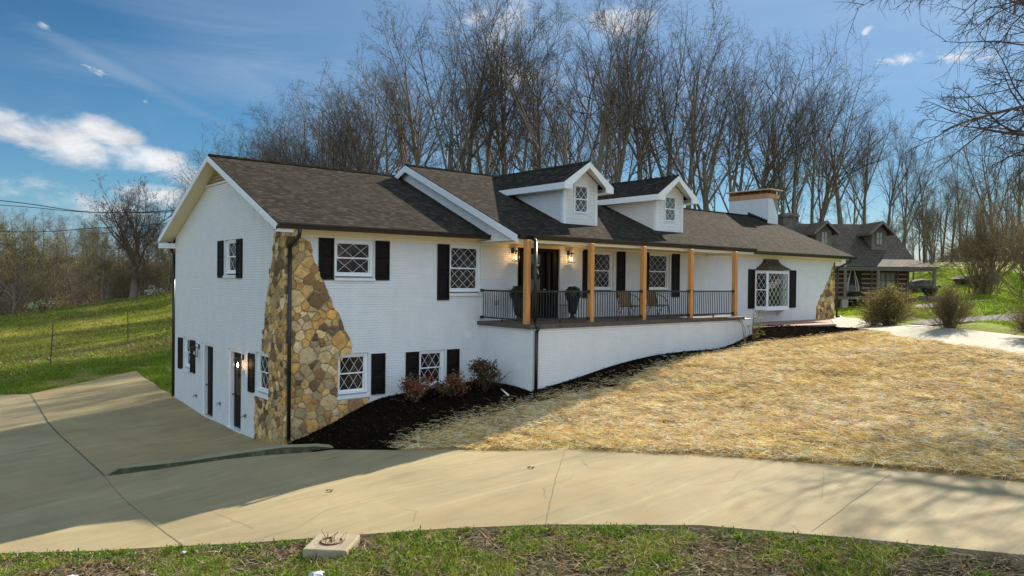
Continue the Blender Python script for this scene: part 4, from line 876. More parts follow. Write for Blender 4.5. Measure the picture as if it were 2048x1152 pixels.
for i in range(1, 3): x = cx0+.05+(cx1-cx0-.1)*i/3; b.box((x-.03, cy0+.06, 9.421), (x+.03, cy0+.13, 9.60))
b.box((cx0+.15, cy0+.2, 9.421), (cx1-.15, cy1-.2, 9.55)); b.build('chimney_brickwork', mat('dark_red_brick', (.22, .085, .04), .9), ch)
b = MB(); b.box((cx0-.16, cy0-.2, 9.601), (cx1+.16, cy1+.2, 9.66)); b.build('chimney_lid', capt, ch)
b = MB(); n = 8
for i in range(n): y = cy0+.04+i*.155; b.box((cx0-.02, y, ZE+SL*(y+OY)+.01), (cx0-.003, y+.15, ZE+SL*(y+.16+OY)+.12))
b.build('step_flashing', gut_m, ch)
# ---- gable louvre, brick ledges, vents, taps
b = GAB(); zt_ = lambda y: ZE-.17+SL*(min(y, DY-y)+OY)
b.prism([(-6.7, .012, 7.42), (-3.42, .012, 7.42), (-DY/2, .012, 8.12)], (0, -.010, 0))
for i in range(6):
    z = 7.47+.105*i; hw = max(.05, (8.08-z)/SL-.0)*.97; hw = min(hw, 1.58); b.box((-DY/2-hw, .013, z), (-DY/2+hw, .05, z+.02))
b.build('gable_louvre', mat('louvre', (.36, .27, .16), .8), H)
b = GAB(); b.box((-6.75, .003, 7.36), (-3.35, .05, 7.415)); b.build('louvre_sill', brick, H)
b = FRONT(); b.box((5.82, .003, 2.59), (6.05, .02, 2.78)); b.build('wall_vent', frame_m, H)
b = FRONT(); b.box((7.0, .003, 3.62), (7.12, .05, 3.75)); b.build('power_outlet', mat('outlet_grey', (.4, .38, .35), .5), H)
for y, z in ((7.51, .36), (5.1, .41), (2.86, .35)):
    b = GAB(); b.box((-y-.05, .003, z-.05), (-y+.05, .03, z+.05)); b.tube([(-y, .02, z), (-y, .10, z), (-y, .13, z-.05)], .014, 8); b.tube([(-y-.04, .08, z+.03), (-y+.04, .08, z+.03)], .008, 6); b.build('wall_tap', mat('tap_grey', (.25, .25, .25), .4, .5, .7) if 'tap_grey' not in MATS else MATS['tap_grey'], H)
# paver terrace in front of the bay
pv = MB(); PVP = [(17.9, -.0), (17.9, -1.9), (18.69, -2.02), (23.85, -2.78), (27.25, -.9), (29.2, -.15), (29.2, 0)]
pv.prism([(p[0], p[1], 2.62) for p in PVP], (0, 0, -.5)); tag(pv.build('paver_terrace', paver), kind='structure')
pv = MB()
for a, c in ((PVP[1], PVP[3]), (PVP[3], PVP[4])): pv.bar((a[0], a[1]-.03, 2.60), (c[0], c[1]-.03, 2.60), .10, .08)
tag(pv.build('terrace_edging', mat('edging', (.34, .29, .22), .9)), kind='structure')
# ------------------------------------------------------------------ things on the porch
def wreath():
    t = empty('wreath', (8.83, .10, 4.72), 0, 'leafy wreath with pale bow on the glass of the front door', 'wreath')
    mb = MB(); rr = random.Random(4)
    for i in range(420):
        a = rr.uniform(0, 2*math.pi); r = .20+rr.gauss(0, .03); p = Vector((r*math.cos(a), -.0+rr.uniform(-.05, .0), r*math.sin(a)*1.15)); d = Vector((rr.gauss(0, 1), rr.gauss(0, .6)-.3, rr.gauss(0, 1))).normalized()*.06
        s = d.cross(Vector((rr.gauss(0, 1), 1, rr.gauss(0, 1)))).normalized()*.014; c = rr.uniform(.6, 1.3); mb.add([p, p+d*.5+s, p+d, p+d*.5-s], [(0, 1, 2, 3)], col=(.06*c, .085*c, .03*c))
    mb.build('greenery', leaf_m, t)
    mb = MB()
    for a, l in ((.5, .16), (2.6, .16), (1.2, .12), (1.9, .12), (-1.2, .30), (-1.9, .30)):
        d = Vector((math.cos(a), 0, math.sin(a))); p = Vector((-.02, -.07, .16)); s = Vector((-d.z, 0, d.x))*.03; mb.prism([p, p+d*l*.6+s, p+d*l, p+d*l*.6-s], (0, -.008, 0))
    mb.build('bow', mat('cream_ribbon', (.75, .70, .52), .7), t)
wreath()
def leaf_ball(mb, c, r, n, size, cols, rr, squash=1.0, shell=.25):
    for i in range(n):
        d = Vector((rr.gauss(0, 1), rr.gauss(0, 1), rr.gauss(0, 1))).normalized(); k = r*(1-shell*rr.random()**1.5)*(1+.06*math.sin(d.x*7+d.z*5)); p = Vector(c)+Vector((d.x*k, d.y*k, d.z*k*squash))
        e = (d+Vector((rr.gauss(0, .5), rr.gauss(0, .5), rr.gauss(0, .5)))).normalized()*size*rr.uniform(.6, 1.2); s = e.cross(Vector((rr.gauss(0, 1), rr.gauss(0, 1), rr.gauss(0, 1)))).normalized()*size*.38
        q = rr.uniform(.6, 1.35); cl = rr.choice(cols); mb.add([p, p+e*.5+s, p+e, p+e*.5-s], [(0, 1, 2, 3)], col=(cl[0]*q, cl[1]*q, cl[2]*q))
def planter(x, y, label, seed, bushy):
    t = empty('planter', (x, y, ZP), 0, label, 'planter', 'black urn planters flanking the front door'); rr = random.Random(seed)
    b = MB(); b.lathe([(.17, 0), (.17, .03), (.10, .06), (.055, .11), (.06, .15), (.12, .19), (.155, .30), (.175, .45), (.19, .60), (.215, .66), (.235, .68), (.235, .71), (.19, .71), (.18, .66)], n=28); b.build('urn', iron, t)
    b = MB(); cols = [(.035, .07, .015), (.05, .10, .02), (.025, .05, .012)]
    leaf_ball(b, (0, 0, .86), .265 if not bushy else .28, 2600, .035, cols, rr, .92); leaf_ball(b, (0, 0, .86), .20, 900, .05, cols, rr, .9)
    if bushy:
        for i in range(220):
            a = rr.uniform(0, 6.283); p = Vector((rr.gauss(0, .14), rr.gauss(0, .14), .95)); e = Vector((math.cos(a)*.12, math.sin(a)*.12, rr.uniform(-.05, .22))); s = Vector((-e.y, e.x, 0)).normalized()*.008; b.add([p-s, p+e*.6, p+e, p+s], [(0, 1, 2, 3)], col=(.06, .12, .02))
    b.build('topiary', leaf_m, t)
planter(9.93, -.6, 'black urn with clipped round boxwood right of the front door', 5, False)
planter(7.5, -.6, 'black urn with shaggy boxwood left of the front door, behind the corner post', 6, True)
t = empty('plant_stand', (9.50, -.62, ZP), 0, 'small empty black wire plant stand between front door and urn', 'plant stand')
b = MB(); b.box((-.14, -.10, .47), (.14, .10, .49)); b.build('stand_top', iron, t)
b = MB()
for sx_ in (-.06, .06):
    for sy_ in (-.07, .07): b.bar((sx_, sy_, 0), (sx_*1.2, sy_, .47), .012)
b.bar((-.06, -.07, .2), (.06, -.07, .2), .01); b.build('stand_legs', iron, t)
def patio_chair():
    t = empty('patio_chair', (0, 0, 0)); V = Vector
    s = MB(); s.prism([(-.26, -.25, .40), (.24, -.25, .43), (.24, -.25, .45), (-.26, -.25, .42)], (0, .5, 0)); s.build('seat', sling, t)
    s = MB(); s.prism([(-.26, -.25, .43), (-.42, -.25, .92), (-.40, -.25, .93), (-.235, -.25, .44)], (0, .5, 0)); s.build('backrest', sling, t)
    for y in (-.28, .28):
        f = MB(); f.tube([(-.46, y, 0), (-.30, y, .40), (-.44, y, .95)], .014, 8); f.tube([(.34, y, 0), (.27, y, .42), (.20, y, .60), (-.02, y, .76), (-.38, y, .86)], .014, 8)
        f.tube([(-.30, y, .40), (.27, y, .43)], .013, 8); f.tube([(-.33, y, .02), (-.05, y, .40)], .011, 8); f.build('side_frame', iron, t)
    for q_ in ((.27, .43), (-.43, .94), (-.3, .40)): f = MB(); f.tube([(q_[0], -.28, q_[1]), (q_[0], .28, q_[1])], .012, 8); f.build('cross_bar', iron, t)
    return t
def dup(root, loc, rz, label):
    r = root.copy(); COL.objects.link(r); r.location = loc; r.rotation_euler = (0, 0, rz); r['label'] = label
    for ch_ in list(root.children):
        c = ch_.copy(); COL.objects.link(c); c.parent = r
        for g2 in ch_.children: d = g2.copy(); COL.objects.link(d); d.parent = c
    return r
pc = patio_chair(); pc.location = (12.42, -1.0, ZP); pc.rotation_euler = (0, 0, .08); tag(pc, 'tan sling patio chair on the porch between second and third cedar posts', 'chair', 'patio chairs on the porch')
dup(pc, (13.95, -1.0, ZP), -.06, 'tan sling patio chair on the porch partly behind the third cedar post')

# ------------------------------------------------------------------ scattered litter: straw, blades, chips
def sample(poly, n, rng, dens=None):
    xs = [p[0] for p in poly]; ys = [p[1] for p in poly]; X = []; Y = []; c = 0
    while c < n:
        x = rng.uniform(min(xs), max(xs), n*2); y = rng.uniform(min(ys), max(ys), n*2); m = in_poly(x, y, poly)
        if dens is not None: m &= rng.random(len(x)) < dens(x, y)
        X.append(x[m]); Y.append(y[m]); c += m.sum()
    return np.concatenate(X)[:n], np.concatenate(Y)[:n]
def lump(x, y): return .075*vnoise(x, y, .62, 61)+.045*vnoise(x, y, .27, 62)-.03
def strands(name, x, y, L, W, pitch, base, cols, rng, material, lift=.01, bend=.3, zadd=None, tone=None):
    """bent ribbons: 3 cross sections each"""
    n = len(x); z = T(x, y)+base+rng.uniform(0, lift, n)+(zadd(x, y) if zadd else 0); a = rng.uniform(0, 2*np.pi, n); L = rng.uniform(L[0], L[1], n); W = rng.uniform(W[0], W[1], n); p = rng.uniform(pitch[0], pitch[1], n)
    dx, dy, dz = np.cos(a)*np.cos(p), np.sin(a)*np.cos(p), np.sin(p); p0 = np.stack([x, y, z], -1); d = np.stack([dx, dy, dz], -1)
    bt = rng.normal(0, bend, (n, 3)); bt[:, 2] = -np.abs(bt[:, 2])*.6
    mid = p0+d*(L*.5)[:, None]; end = mid+(d+bt)/np.linalg.norm(d+bt, axis=1)[:, None]*(L*.5)[:, None]
    r_ = rng.normal(0, 1, (n, 3)); s = np.cross(d, r_); s /= np.linalg.norm(s, axis=1)[:, None]; s = s*(W*.5)[:, None]
    V = np.stack([p0-s, p0+s, mid-s, mid+s, end-s*.4, end+s*.4], 1).reshape(-1, 3); b_ = (np.arange(n)*6)[:, None]
    F = np.concatenate([b_+np.array([0, 1, 3, 2]), b_+np.array([2, 3, 5, 4])]); c = np.array(cols)[rng.integers(0, len(cols), n)]*rng.uniform(.65, 1.35, (n, 1))
    if tone is not None: c = np.clip(c*tone(x, y), 0, .95)
    return np_mesh(name, V, F, material, col=np.repeat(c, 6, 0))
sc_ = [(.86, .62, .24), (.88, .71, .36), (.74, .49, .17), (.92, .80, .52), (.55, .37, .13), (.82, .71, .48), (.40, .25, .08), (.94, .86, .72), (.84, .57, .22), (.32, .24, .09)]
sdens = lambda x, y: np.clip(1.25-seg_dist(x, y, [(17.5, -4.7), (16.2, -12), (15.6, -14)])*0-np.clip((x-12)*.02, 0, .3), .3, 1)*np.where(seg_dist(x, y, DRIVE[13:21]) < .5, .45, 1)*np.where(vnoise(x, y, .55, 9) > .74, .22, 1)*np.where(vnoise(x, y, .3, 19) > .8, .3, 1)
VIS = [p for p in STRAW if p[1] > -17]; VIS = [q for q in VIS]
x, y = sample(STRAW[:17]+[(15.3, -17), (6.2, -17)]+STRAW[19:], NSTRAW, R, sdens)
def stone_(x, y):
    q = vnoise(x, y, 1.7, 71)[:, None]; w_ = vnoise(x, y, .33, 72)[:, None]; r_ = (np.array([[1.06, 1.01, .93]])+np.array([[.03, .06, .22]])*np.clip((q-.3)*2.5, 0, 1))
    return r_*(.84+.38*w_)
tag(strands('straw', x, y, (.12, .34), (.005, .010), (-.10, .42), .0, sc_, R, strawm, .03, .5, lump, stone_), kind='stuff')
m = (vnoise(x, y, 1.3, 12) > .56) & (R.random(len(x)) < .12) | (seg_dist(x, y, DRIVE[13:21]) < .5) & (R.random(len(x)) < .45)
tag(strands('young_grass', x[m], y[m], (.06, .16), (.004, .008), (.5, 1.4), -.005, [(.10, .14, .025), (.16, .17, .04), (.07, .10, .02)], R, blade_m, .01, .4), kind='stuff')
# stray straw along the mulch edge
ed = MULCH[3:13]; xs_ = []; ys_ = []
for i in range(5200):
    k = int(R.integers(0, len(ed)-1)); t = R.random(); xs_.append(ed[k][0]*(1-t)+ed[k+1][0]*t+R.normal(0, .12)); ys_.append(ed[k][1]*(1-t)+ed[k+1][1]*t+abs(R.normal(0, .30))-.1)
x = np.array(xs_); y = np.array(ys_); m = in_poly(x, y, MULCH) & ((y < -2.7) | (x > 18) | (x < 6)); tag(strands('loose_straw', x[m], y[m], (.08, .25), (.004, .008), (0, .4), .03, sc_, R, strawm, .03), kind='stuff')
# mulch chips
x, y = sample(MULCH, 16000, R); tag(strands('mulch_chips', x, y, (.02, .08), (.012, .03), (-.2, .6), .03, [(.010, .008, .006), (.02, .014, .01), (.05, .032, .018), (.006, .005, .005), (.03, .02, .012)], R, chip_m, .03), kind='stuff')
# weeds and dead stems in front of the drive
FG = [(-11, .5), (-7.84, -1.98), (-6.53, -3.65), (-5.33, -5.22), (-3.54, -7.09), (-2.34, -8.15), (-1.15, -9.23), (-.06, -10.39), (1.21, -12.25), (1.90, -14.1), (2.44, -15.95), (1.5, -17.5), (-2.5, -17), (-7, -15.5), (-10, -8)]
wd = lambda x, y: np.clip((.54-(.6*vnoise(x, y, 1.1, 21)+.4*vnoise(x, y, .4, 22)))*5, .0, 1)*np.clip(1.0-(x+1.5)*.10, .35, 1)*np.where(seg_dist(x, y, FG[1:11]) < .30, 1.5, 1)
edge_w = lambda x, y: np.clip(1.1-seg_dist(x, y, FG[1:11])/4.2, .05, 1)
x, y = sample(FG, 62000, R, lambda x, y: np.clip(wd(x, y), 0, 1)*edge_w(x, y)); tag(strands('weeds', x, y, (.03, .10), (.004, .010), (.3, 1.4), -.06, [(.17, .27, .015), (.24, .34, .02), (.11, .17, .012), (.27, .32, .04), (.28, .24, .07)], R, blade_m, .03, .5), kind='stuff')
x, y = sample(FG, 20000, R, edge_w); tag(strands('dead_stems', x, y, (.04, .24), (.003, .008), (-.05, .5), -.05, [(.34, .25, .14), (.45, .36, .22), (.22, .15, .08), (.50, .42, .30)], R, strawm, .04, .4), kind='stuff')
def leaves(name, x, y, size, cols, rng, base, material, tilt=.5, lift=.03):
    n = len(x); z = T(x, y)+base+rng.uniform(0, lift, n); a = rng.uniform(0, 2*np.pi, n); s = rng.uniform(size[0], size[1], n)[:, None]
    u = np.stack([np.cos(a), np.sin(a), rng.normal(0, tilt, n)], -1); v = np.stack([-np.sin(a), np.cos(a), rng.normal(0, tilt, n)], -1); p = np.stack([x, y, z], -1)
    up = np.array([0, 0, 1.])*rng.uniform(-.3, .5, (n, 1))
    V = np.stack([p, p+s*(u*.5+v*.32)+up*s*.4, p+s*u, p+s*(u*.5-v*.32)+up*s*.4], 1).reshape(-1, 3); b_ = (np.arange(n)*4)[:, None]
    F = np.concatenate([b_+np.array([0, 1, 2]), b_+np.array([0, 2, 3])]); c = np.array(cols)[rng.integers(0, len(cols), n)]*rng.uniform(.6, 1.35, (n, 1)); return np_mesh(name, V, F, material, col=np.repeat(c, 4, 0))
x, y = sample(FG, 13000, R, lambda x, y: edge_w(x, y)*np.clip(.4+vnoise(x, y, 1.0, 30)*1.2-.3, .05, 1)); tag(leaves('dead_leaves', x, y, (.03, .085), [(.17, .10, .05), (.23, .155, .085), (.28, .22, .14), (.12, .07, .035), (.24, .15, .09), (.24, .12, .045)], R, -.05, leaf_m), kind='stuff')
# broad-leaved weed clumps
cx, cy = sample(FG, 150, R, lambda x, y: edge_w(x, y)**2*np.clip(wd(x, y)+.15, 0, 1)); X = []; Y = []; sz = R.uniform(.05, .20, len(cx))
for a, b_, s in zip(cx, cy, sz): k = int(40+s*500); X.append(R.normal(a, s*.6, k)); Y.append(R.normal(b_, s*.6, k))
k_ = 60; 
for i in range(70):                                            # tufts hugging the slab edge
    j = int(R.integers(1, 9)); t = R.random(); a = FG[j][0]*(1-t)+FG[j+1][0]*t-.08; b_ = FG[j][1]*(1-t)+FG[j+1][1]*t-.08; k = int(R.integers(30, 130)); X.append(R.normal(a, .07, k)); Y.append(R.normal(b_, .07, k))
X = np.concatenate(X); Y = np.concatenate(Y); m = ~in_poly(X, Y, DRIVE); X, Y = X[m], Y[m]
tag(leaves('broadleaf_weeds', X, Y, (.018, .045), [(.10, .18, .018), (.15, .25, .022), (.07, .12, .012), (.18, .25, .03)], R, -.05, leaf_m, .8, .07), kind='stuff')
# grass along the pad and in the pasture
GR = [(-9, 19.3), (-5.6, 18.0), (-3.8, 16.2), (-1.36, 18.2), (.9, 19.5), (.55, 14.5), (.2, 11.5), (-.0, 10.3), (4, 12), (9, 26), (0, 32), (-10, 30)]
x, y = sample(GR, 60000, R, lambda x, y: np.clip(1.2-seg_dist(x, y, GR[:8])/9, .1, 1)*np.clip((.8-vnoise(x, y, 1.2, 41))*2, 0, 1)); tag(strands('rough_grass', x, y, (.07, .22), (.010, .022), (.6, 1.4), -.07, [(.17, .28, .018), (.22, .33, .025), (.12, .19, .015), (.26, .28, .05)], R, blade_m, .02, .4), kind='stuff')
PF = [(-12, 20), (1, 20), (9, 30), (13, 48), (4, 56), (-8, 54)]
x, y = sample(PF, 50000, R, lambda x, y: np.clip(1.4-vnoise(x, y, 2.2, 44)*1.6, 0.05, 1)); tag(strands('pasture_grass', x, y, (.06, .20), (.02, .05), (.3, 1.3), -.07, [(.18, .23, .025), (.25, .26, .05), (.13, .17, .02), (.34, .28, .10)], R, blade_m, .02, .4), kind='stuff')
PF2 = [(-7, 22), (3, 22), (8, 30), (-4, 31)]
x, y = sample(PF2, 3500, R); tag(leaves('fallen_leaves', x, y, (.06, .16), [(.30, .20, .11), (.42, .33, .22), (.2, .12, .06)], R, -.05, leaf_m), kind='stuff')
# hill grass on the right
HG = [(22.0, -10.4), (24, -10.8), (36, -16), (46, -12), (56, -4), (60, 6), (44, 7), (31, 1), (29.5, -3.2)]
x, y = sample(HG, 60000, R, lambda x, y: (~in_poly(x, y, GRAVEL)) & (~in_poly(x, y, LANE))); tag(strands('lawn_grass', x, y, (.05, .14), (.02, .045), (.4, 1.3), -.06, [(.20, .32, .015), (.26, .38, .02), (.15, .23, .015), (.30, .33, .04)], R, blade_m, .02, .4), kind='stuff')

# ------------------------------------------------------------------ small things on the ground
t = empty('concrete_cover', (-2.79, -8.44, tz(-2.79, -8.44)), .80, 'square concrete cover block with rusty ring and dead weeds beside the driveway', 'cover')
b = MB(); b.prism([(-.36, -.34, .10), (.36, -.34, .10), (.34, .32, .10), (-.35, .33, .10)], (0, 0, -.36)); b.build('block', mat('old_concrete', rough=.9, fn=f_concrete((.37, .31, .21), (.30, .25, .16), (.24, .15, .08))), t, bevel=.015)
b = MB(); b.tube([(.16*math.cos(a), .16*math.sin(a), .11) for a in np.linspace(.2, 5.6, 24)], .012, 6); b.tube([(.0, 0, .108), (.16, .05, .115)], .012, 6); b.build('ring', mat('rust', (.16, .07, .03), .9), t)
tw = MB()
for i in range(26): a = rnd.uniform(0, 6.28); r0 = rnd.uniform(.02, .2); tw.tube([(r0*math.cos(a), r0*math.sin(a), .10), (r0*math.cos(a)+rnd.uniform(-.1, .1), r0*math.sin(a)+rnd.uniform(-.1, .1), rnd.uniform(.13, .24))], .004, 4)
tag(tw.build('dead_sprig', brown_twig), 'dead brown sprig lying on top of the square concrete cover', 'sprig').location = (-2.79, -8.44, tz(-2.79, -8.44))
b = MB(); p0 = Vector((5.78, -1.9, tz(5.78, -1.9)+.10)); b.tube([p0, p0+Vector((-.35, -.75, -.05))], .022, 8); tag(b.build('drain_pipe', frame_m), 'short white drain pipe lying in the dark mulch by the porch corner', 'pipe')
for i, (x_, y_, s, lb) in enumerate(((-5.9, -6.3, .10, 'crumpled pale plastic scrap in the weeds at the bottom left'), (-3.45, -9.35, .12, 'crumpled bluish white wrapper below the concrete cover'), (-4.4, -6.6, .05, 'tiny white paper scrap in the weeds left of the concrete cover'))):
    bm = bmesh.new(); bmesh.ops.create_icosphere(bm, subdivisions=2, radius=s)
    for v in bm.verts: v.co *= rnd.uniform(.6, 1.15); v.co.z *= .45
    me = bpy.data.meshes.new('litter'); bm.to_mesh(me); bm.free(); o = link('litter', me, MATS.get('litter_plastic') or mat('litter_plastic', (.42, .44, .47), .5)); o.location = (x_, y_, tz(x_, y_)+.0); tag(o, lb, 'litter')
for x_, y_, lb in ((2.42, -7.08, 'dry curled brown leaf on the sunlit driveway near the slab joint'), (-1.2, -5.1, 'tiny dry leaf on the shaded driveway'), (7.6, -12.1, 'dry leaf lying near the right end of the driveway')):
    b = MB(); z = tz(x_, y_)+.01
    for k in range(5): a = k*1.25; b.add([(0, 0, .01), (.05*math.cos(a-.3), .05*math.sin(a-.3), .03), (.10*math.cos(a), .10*math.sin(a), .015), (.05*math.cos(a+.3), .05*math.sin(a+.3), .0)], [(0, 1, 2, 3)])
    o = b.build('dry_leaf', mat('dry_leaf', (.22, .12, .06), .8)); o.location = (x_, y_, z); tag(o, lb, 'leaf')
for (x_, y_), hgt, lean, lb in (((-2.12, 23.44), 2.0, .06, 'leaning rusty metal fence post nearest in the pasture'), ((2.72, 29.78), 1.9, -.01, 'upright rusty metal fence post farther up the pasture')):
    b = MB(); b.bar((0, 0, -.2), (lean*hgt, 0, hgt), .05, .012); b.bar((0, .02, -.2), (lean*hgt, .02, hgt), .012, .04)
    for k in range(8): b.box((lean*hgt*k/8-.015, -.02, hgt*k/8+.1), (lean*hgt*k/8+.02, -.008, hgt*k/8+.12))
    o = b.build('fence_post', mat('post_rust', (.07, .05, .035), .8)); o.location = (x_, y_, tz(x_, y_)); tag(o, lb, 'post', 'metal posts in the pasture')
def rock(name, c, sx_, sy_, sz_, seed, label, rz=0):
    bm = bmesh.new(); bmesh.ops.create_icosphere(bm, subdivisions=4, radius=1); rr = np.random.default_rng(seed); D = [Vector(rr.normal(0, 1, 3)).normalized() for _ in range(14)]; O = rr.uniform(.55, .95, 14)
    for v in bm.verts:
        for d, o_ in zip(D, O):
            e = v.co.dot(d)-o_
            if e > 0: v.co -= d*e*.85
        n_ = math.sin(v.co.x*9+v.co.y*5)*.03+math.sin(v.co.z*13)*.03; v.co *= 1+n_; v.co = Vector((v.co.x*sx_, v.co.y*sy_, v.co.z*sz_))
    me = bpy.data.meshes.new(name); bm.to_mesh(me); bm.free(); o = link(name, me, rockm); o.location = (c[0], c[1], tz(*c)+sz_*.15); o.rotation_euler = (.0, 0, rz); tag(o, label, 'rock', 'rock outcrops on the grassy hill')
rock('rock_outcrop', (50.8, .6), 2.0, 1.0, .55, 3, 'long low dark rock outcrop on the green hill right of the log house', -1.0)
rock('rock_outcrop', (48.3, 3.4), 1.6, 1.2, .75, 4, 'smaller rock outcrop seen under the log house porch roof', -.9)
rock('rock_outcrop', (46.5, -6.9), 1.6, .9, .4, 5, 'dark rock outcrop at the right edge of the hill behind brush', -1.1)
# power lines behind the house, sagging between poles outside the view
def at_px(u, v, D):
    u = float(u); v = float(v); D = float(D)
    a = (u-1024)/FPX; b_ = (576-v)/FPX; q = cf+a*cr+b_*cu; h = math.hypot(q.x, q.y); return Vector(CP)+q*(D/h)
for i, (pp, r_) in enumerate((([(-1500, 250), (-600, 345), (0, 401), (180, 424), (345, 421), (520, 405)], .028), ([(-1500, 300), (-600, 375), (0, 410), (180, 424.5), (345, 424), (520, 418)], .022), ([(-1500, 330), (-600, 430), (0, 463), (180, 457), (345, 446), (520, 428)], .024))):
    b = MB(); P = [at_px(u, v, 60) for u, v in pp]; Q = []
    for k in range(len(P)-1):
        p0, p1, p2, p3 = P[max(k-1, 0)], P[k], P[k+1], P[min(k+2, len(P)-1)]
        for j in range(6): s = j/6; Q.append(.5*((2*p1)+(-p0+p2)*s+(2*p0-5*p1+4*p2-p3)*s*s+(-p0+3*p1-3*p2+p3)*s**3))
    Q.append(P[-1]); b.tube(Q, r_, 5); tag(b.build('power_line', iron), ('topmost power cable crossing the sky left of the gable', 'middle power cable, just below the topmost one left of the gable', 'lowest power cable crossing in front of the big bare tree')[i], 'power line', 'power cables left of the house')

# ------------------------------------------------------------------ bare trees
def polytubes(groups, sides):
    """groups: list of (pts (M,n,3), rad (M,n)); returns V,F"""
    Vs = []; Fs = []; b0 = 0
    for pts, rad in groups:
        M_, n, _ = pts.shape; d = np.empty_like(pts); d[:, 1:-1] = pts[:, 2:]-pts[:, :-2]; d[:, 0] = pts[:, 1]-pts[:, 0]; d[:, -1] = pts[:, -1]-pts[:, -2]; d /= np.linalg.norm(d, axis=2, keepdims=True)+1e-9
        ref = np.where(np.abs(d[:, :1, 2:3]) < .9, np.array([0, 0, 1.]), np.array([1., 0, 0])); a = np.cross(d, np.broadcast_to(ref, d.shape)); a /= np.linalg.norm(a, axis=2, keepdims=True)+1e-9; b_ = np.cross(d, a)
        th = np.arange(sides)*2*np.pi/sides; ring_ = pts[:, :, None]+(a[:, :, None]*np.cos(th)[None, None, :, None]+b_[:, :, None]*np.sin(th)[None, None, :, None])*rad[:, :, None, None]
        Vs.append(ring_.reshape(-1, 3)); I = (np.arange(M_*n*sides).reshape(M_, n, sides)+b0); J = np.roll(I, -1, 2)
        Fs.append(np.stack([I[:, :-1], J[:, :-1], J[:, 1:], I[:, 1:]], -1).reshape(-1, 4)); b0 += M_*n*sides
    return np.concatenate(Vs), np.concatenate(Fs)
def grow(st, d, L, n, wob, trop, rng, droop=0.0):
    M_ = len(st); pts = np.empty((M_, n+1, 3)); dirs = np.empty((M_, n+1, 3)); pts[:, 0] = st; dirs[:, 0] = d; cur = d.copy()
    for i in range(n):
        cur = cur+rng.normal(0, wob, (M_, 3)); cur[:, 2] += trop-droop*(i/n); cur /= np.linalg.norm(cur, axis=1, keepdims=True); pts[:, i+1] = pts[:, i]+cur*(L/n)[:, None]; dirs[:, i+1] = cur
    return pts, dirs
def kids(pts, dirs, rad, L, k, t0, t1, ang, rng, lf, rf, tp=0.0):
    M_, n, _ = pts.shape; t = (np.sort(rng.uniform(0, 1, (M_, k)), 1)*.5+.5*(np.arange(k)+.5)/k); t = t0+(t1-t0)*t; x = t*(n-1); i = np.clip(x.astype(int), 0, n-2); f = (x-i)[..., None]; m = np.arange(M_)[:, None]
    st = pts[m, i]*(1-f)+pts[m, i+1]*f; dd = dirs[m, i+1]; r = rad[m, i]*(1-f[..., 0])+rad[m, i+1]*f[..., 0]; rv = rng.normal(0, 1, dd.shape); rv[..., 2] *= .5; pp = np.cross(dd, rv); pp /= np.linalg.norm(pp, axis=2, keepdims=True)+1e-9
    an = rng.uniform(ang[0], ang[1], (M_, k, 1)); nd = dd*np.cos(an)+pp*np.sin(an); nd[..., 2] += tp; nd /= np.linalg.norm(nd, axis=2, keepdims=True); ln = (L[:, None]*lf*rng.uniform(.7, 1.25, (M_, k))*(1.08-.45*t**2))
    return st.reshape(-1, 3), nd.reshape(-1, 3), ln.ravel(), (r*rf*rng.uniform(.7, 1.0, (M_, k))).ravel()
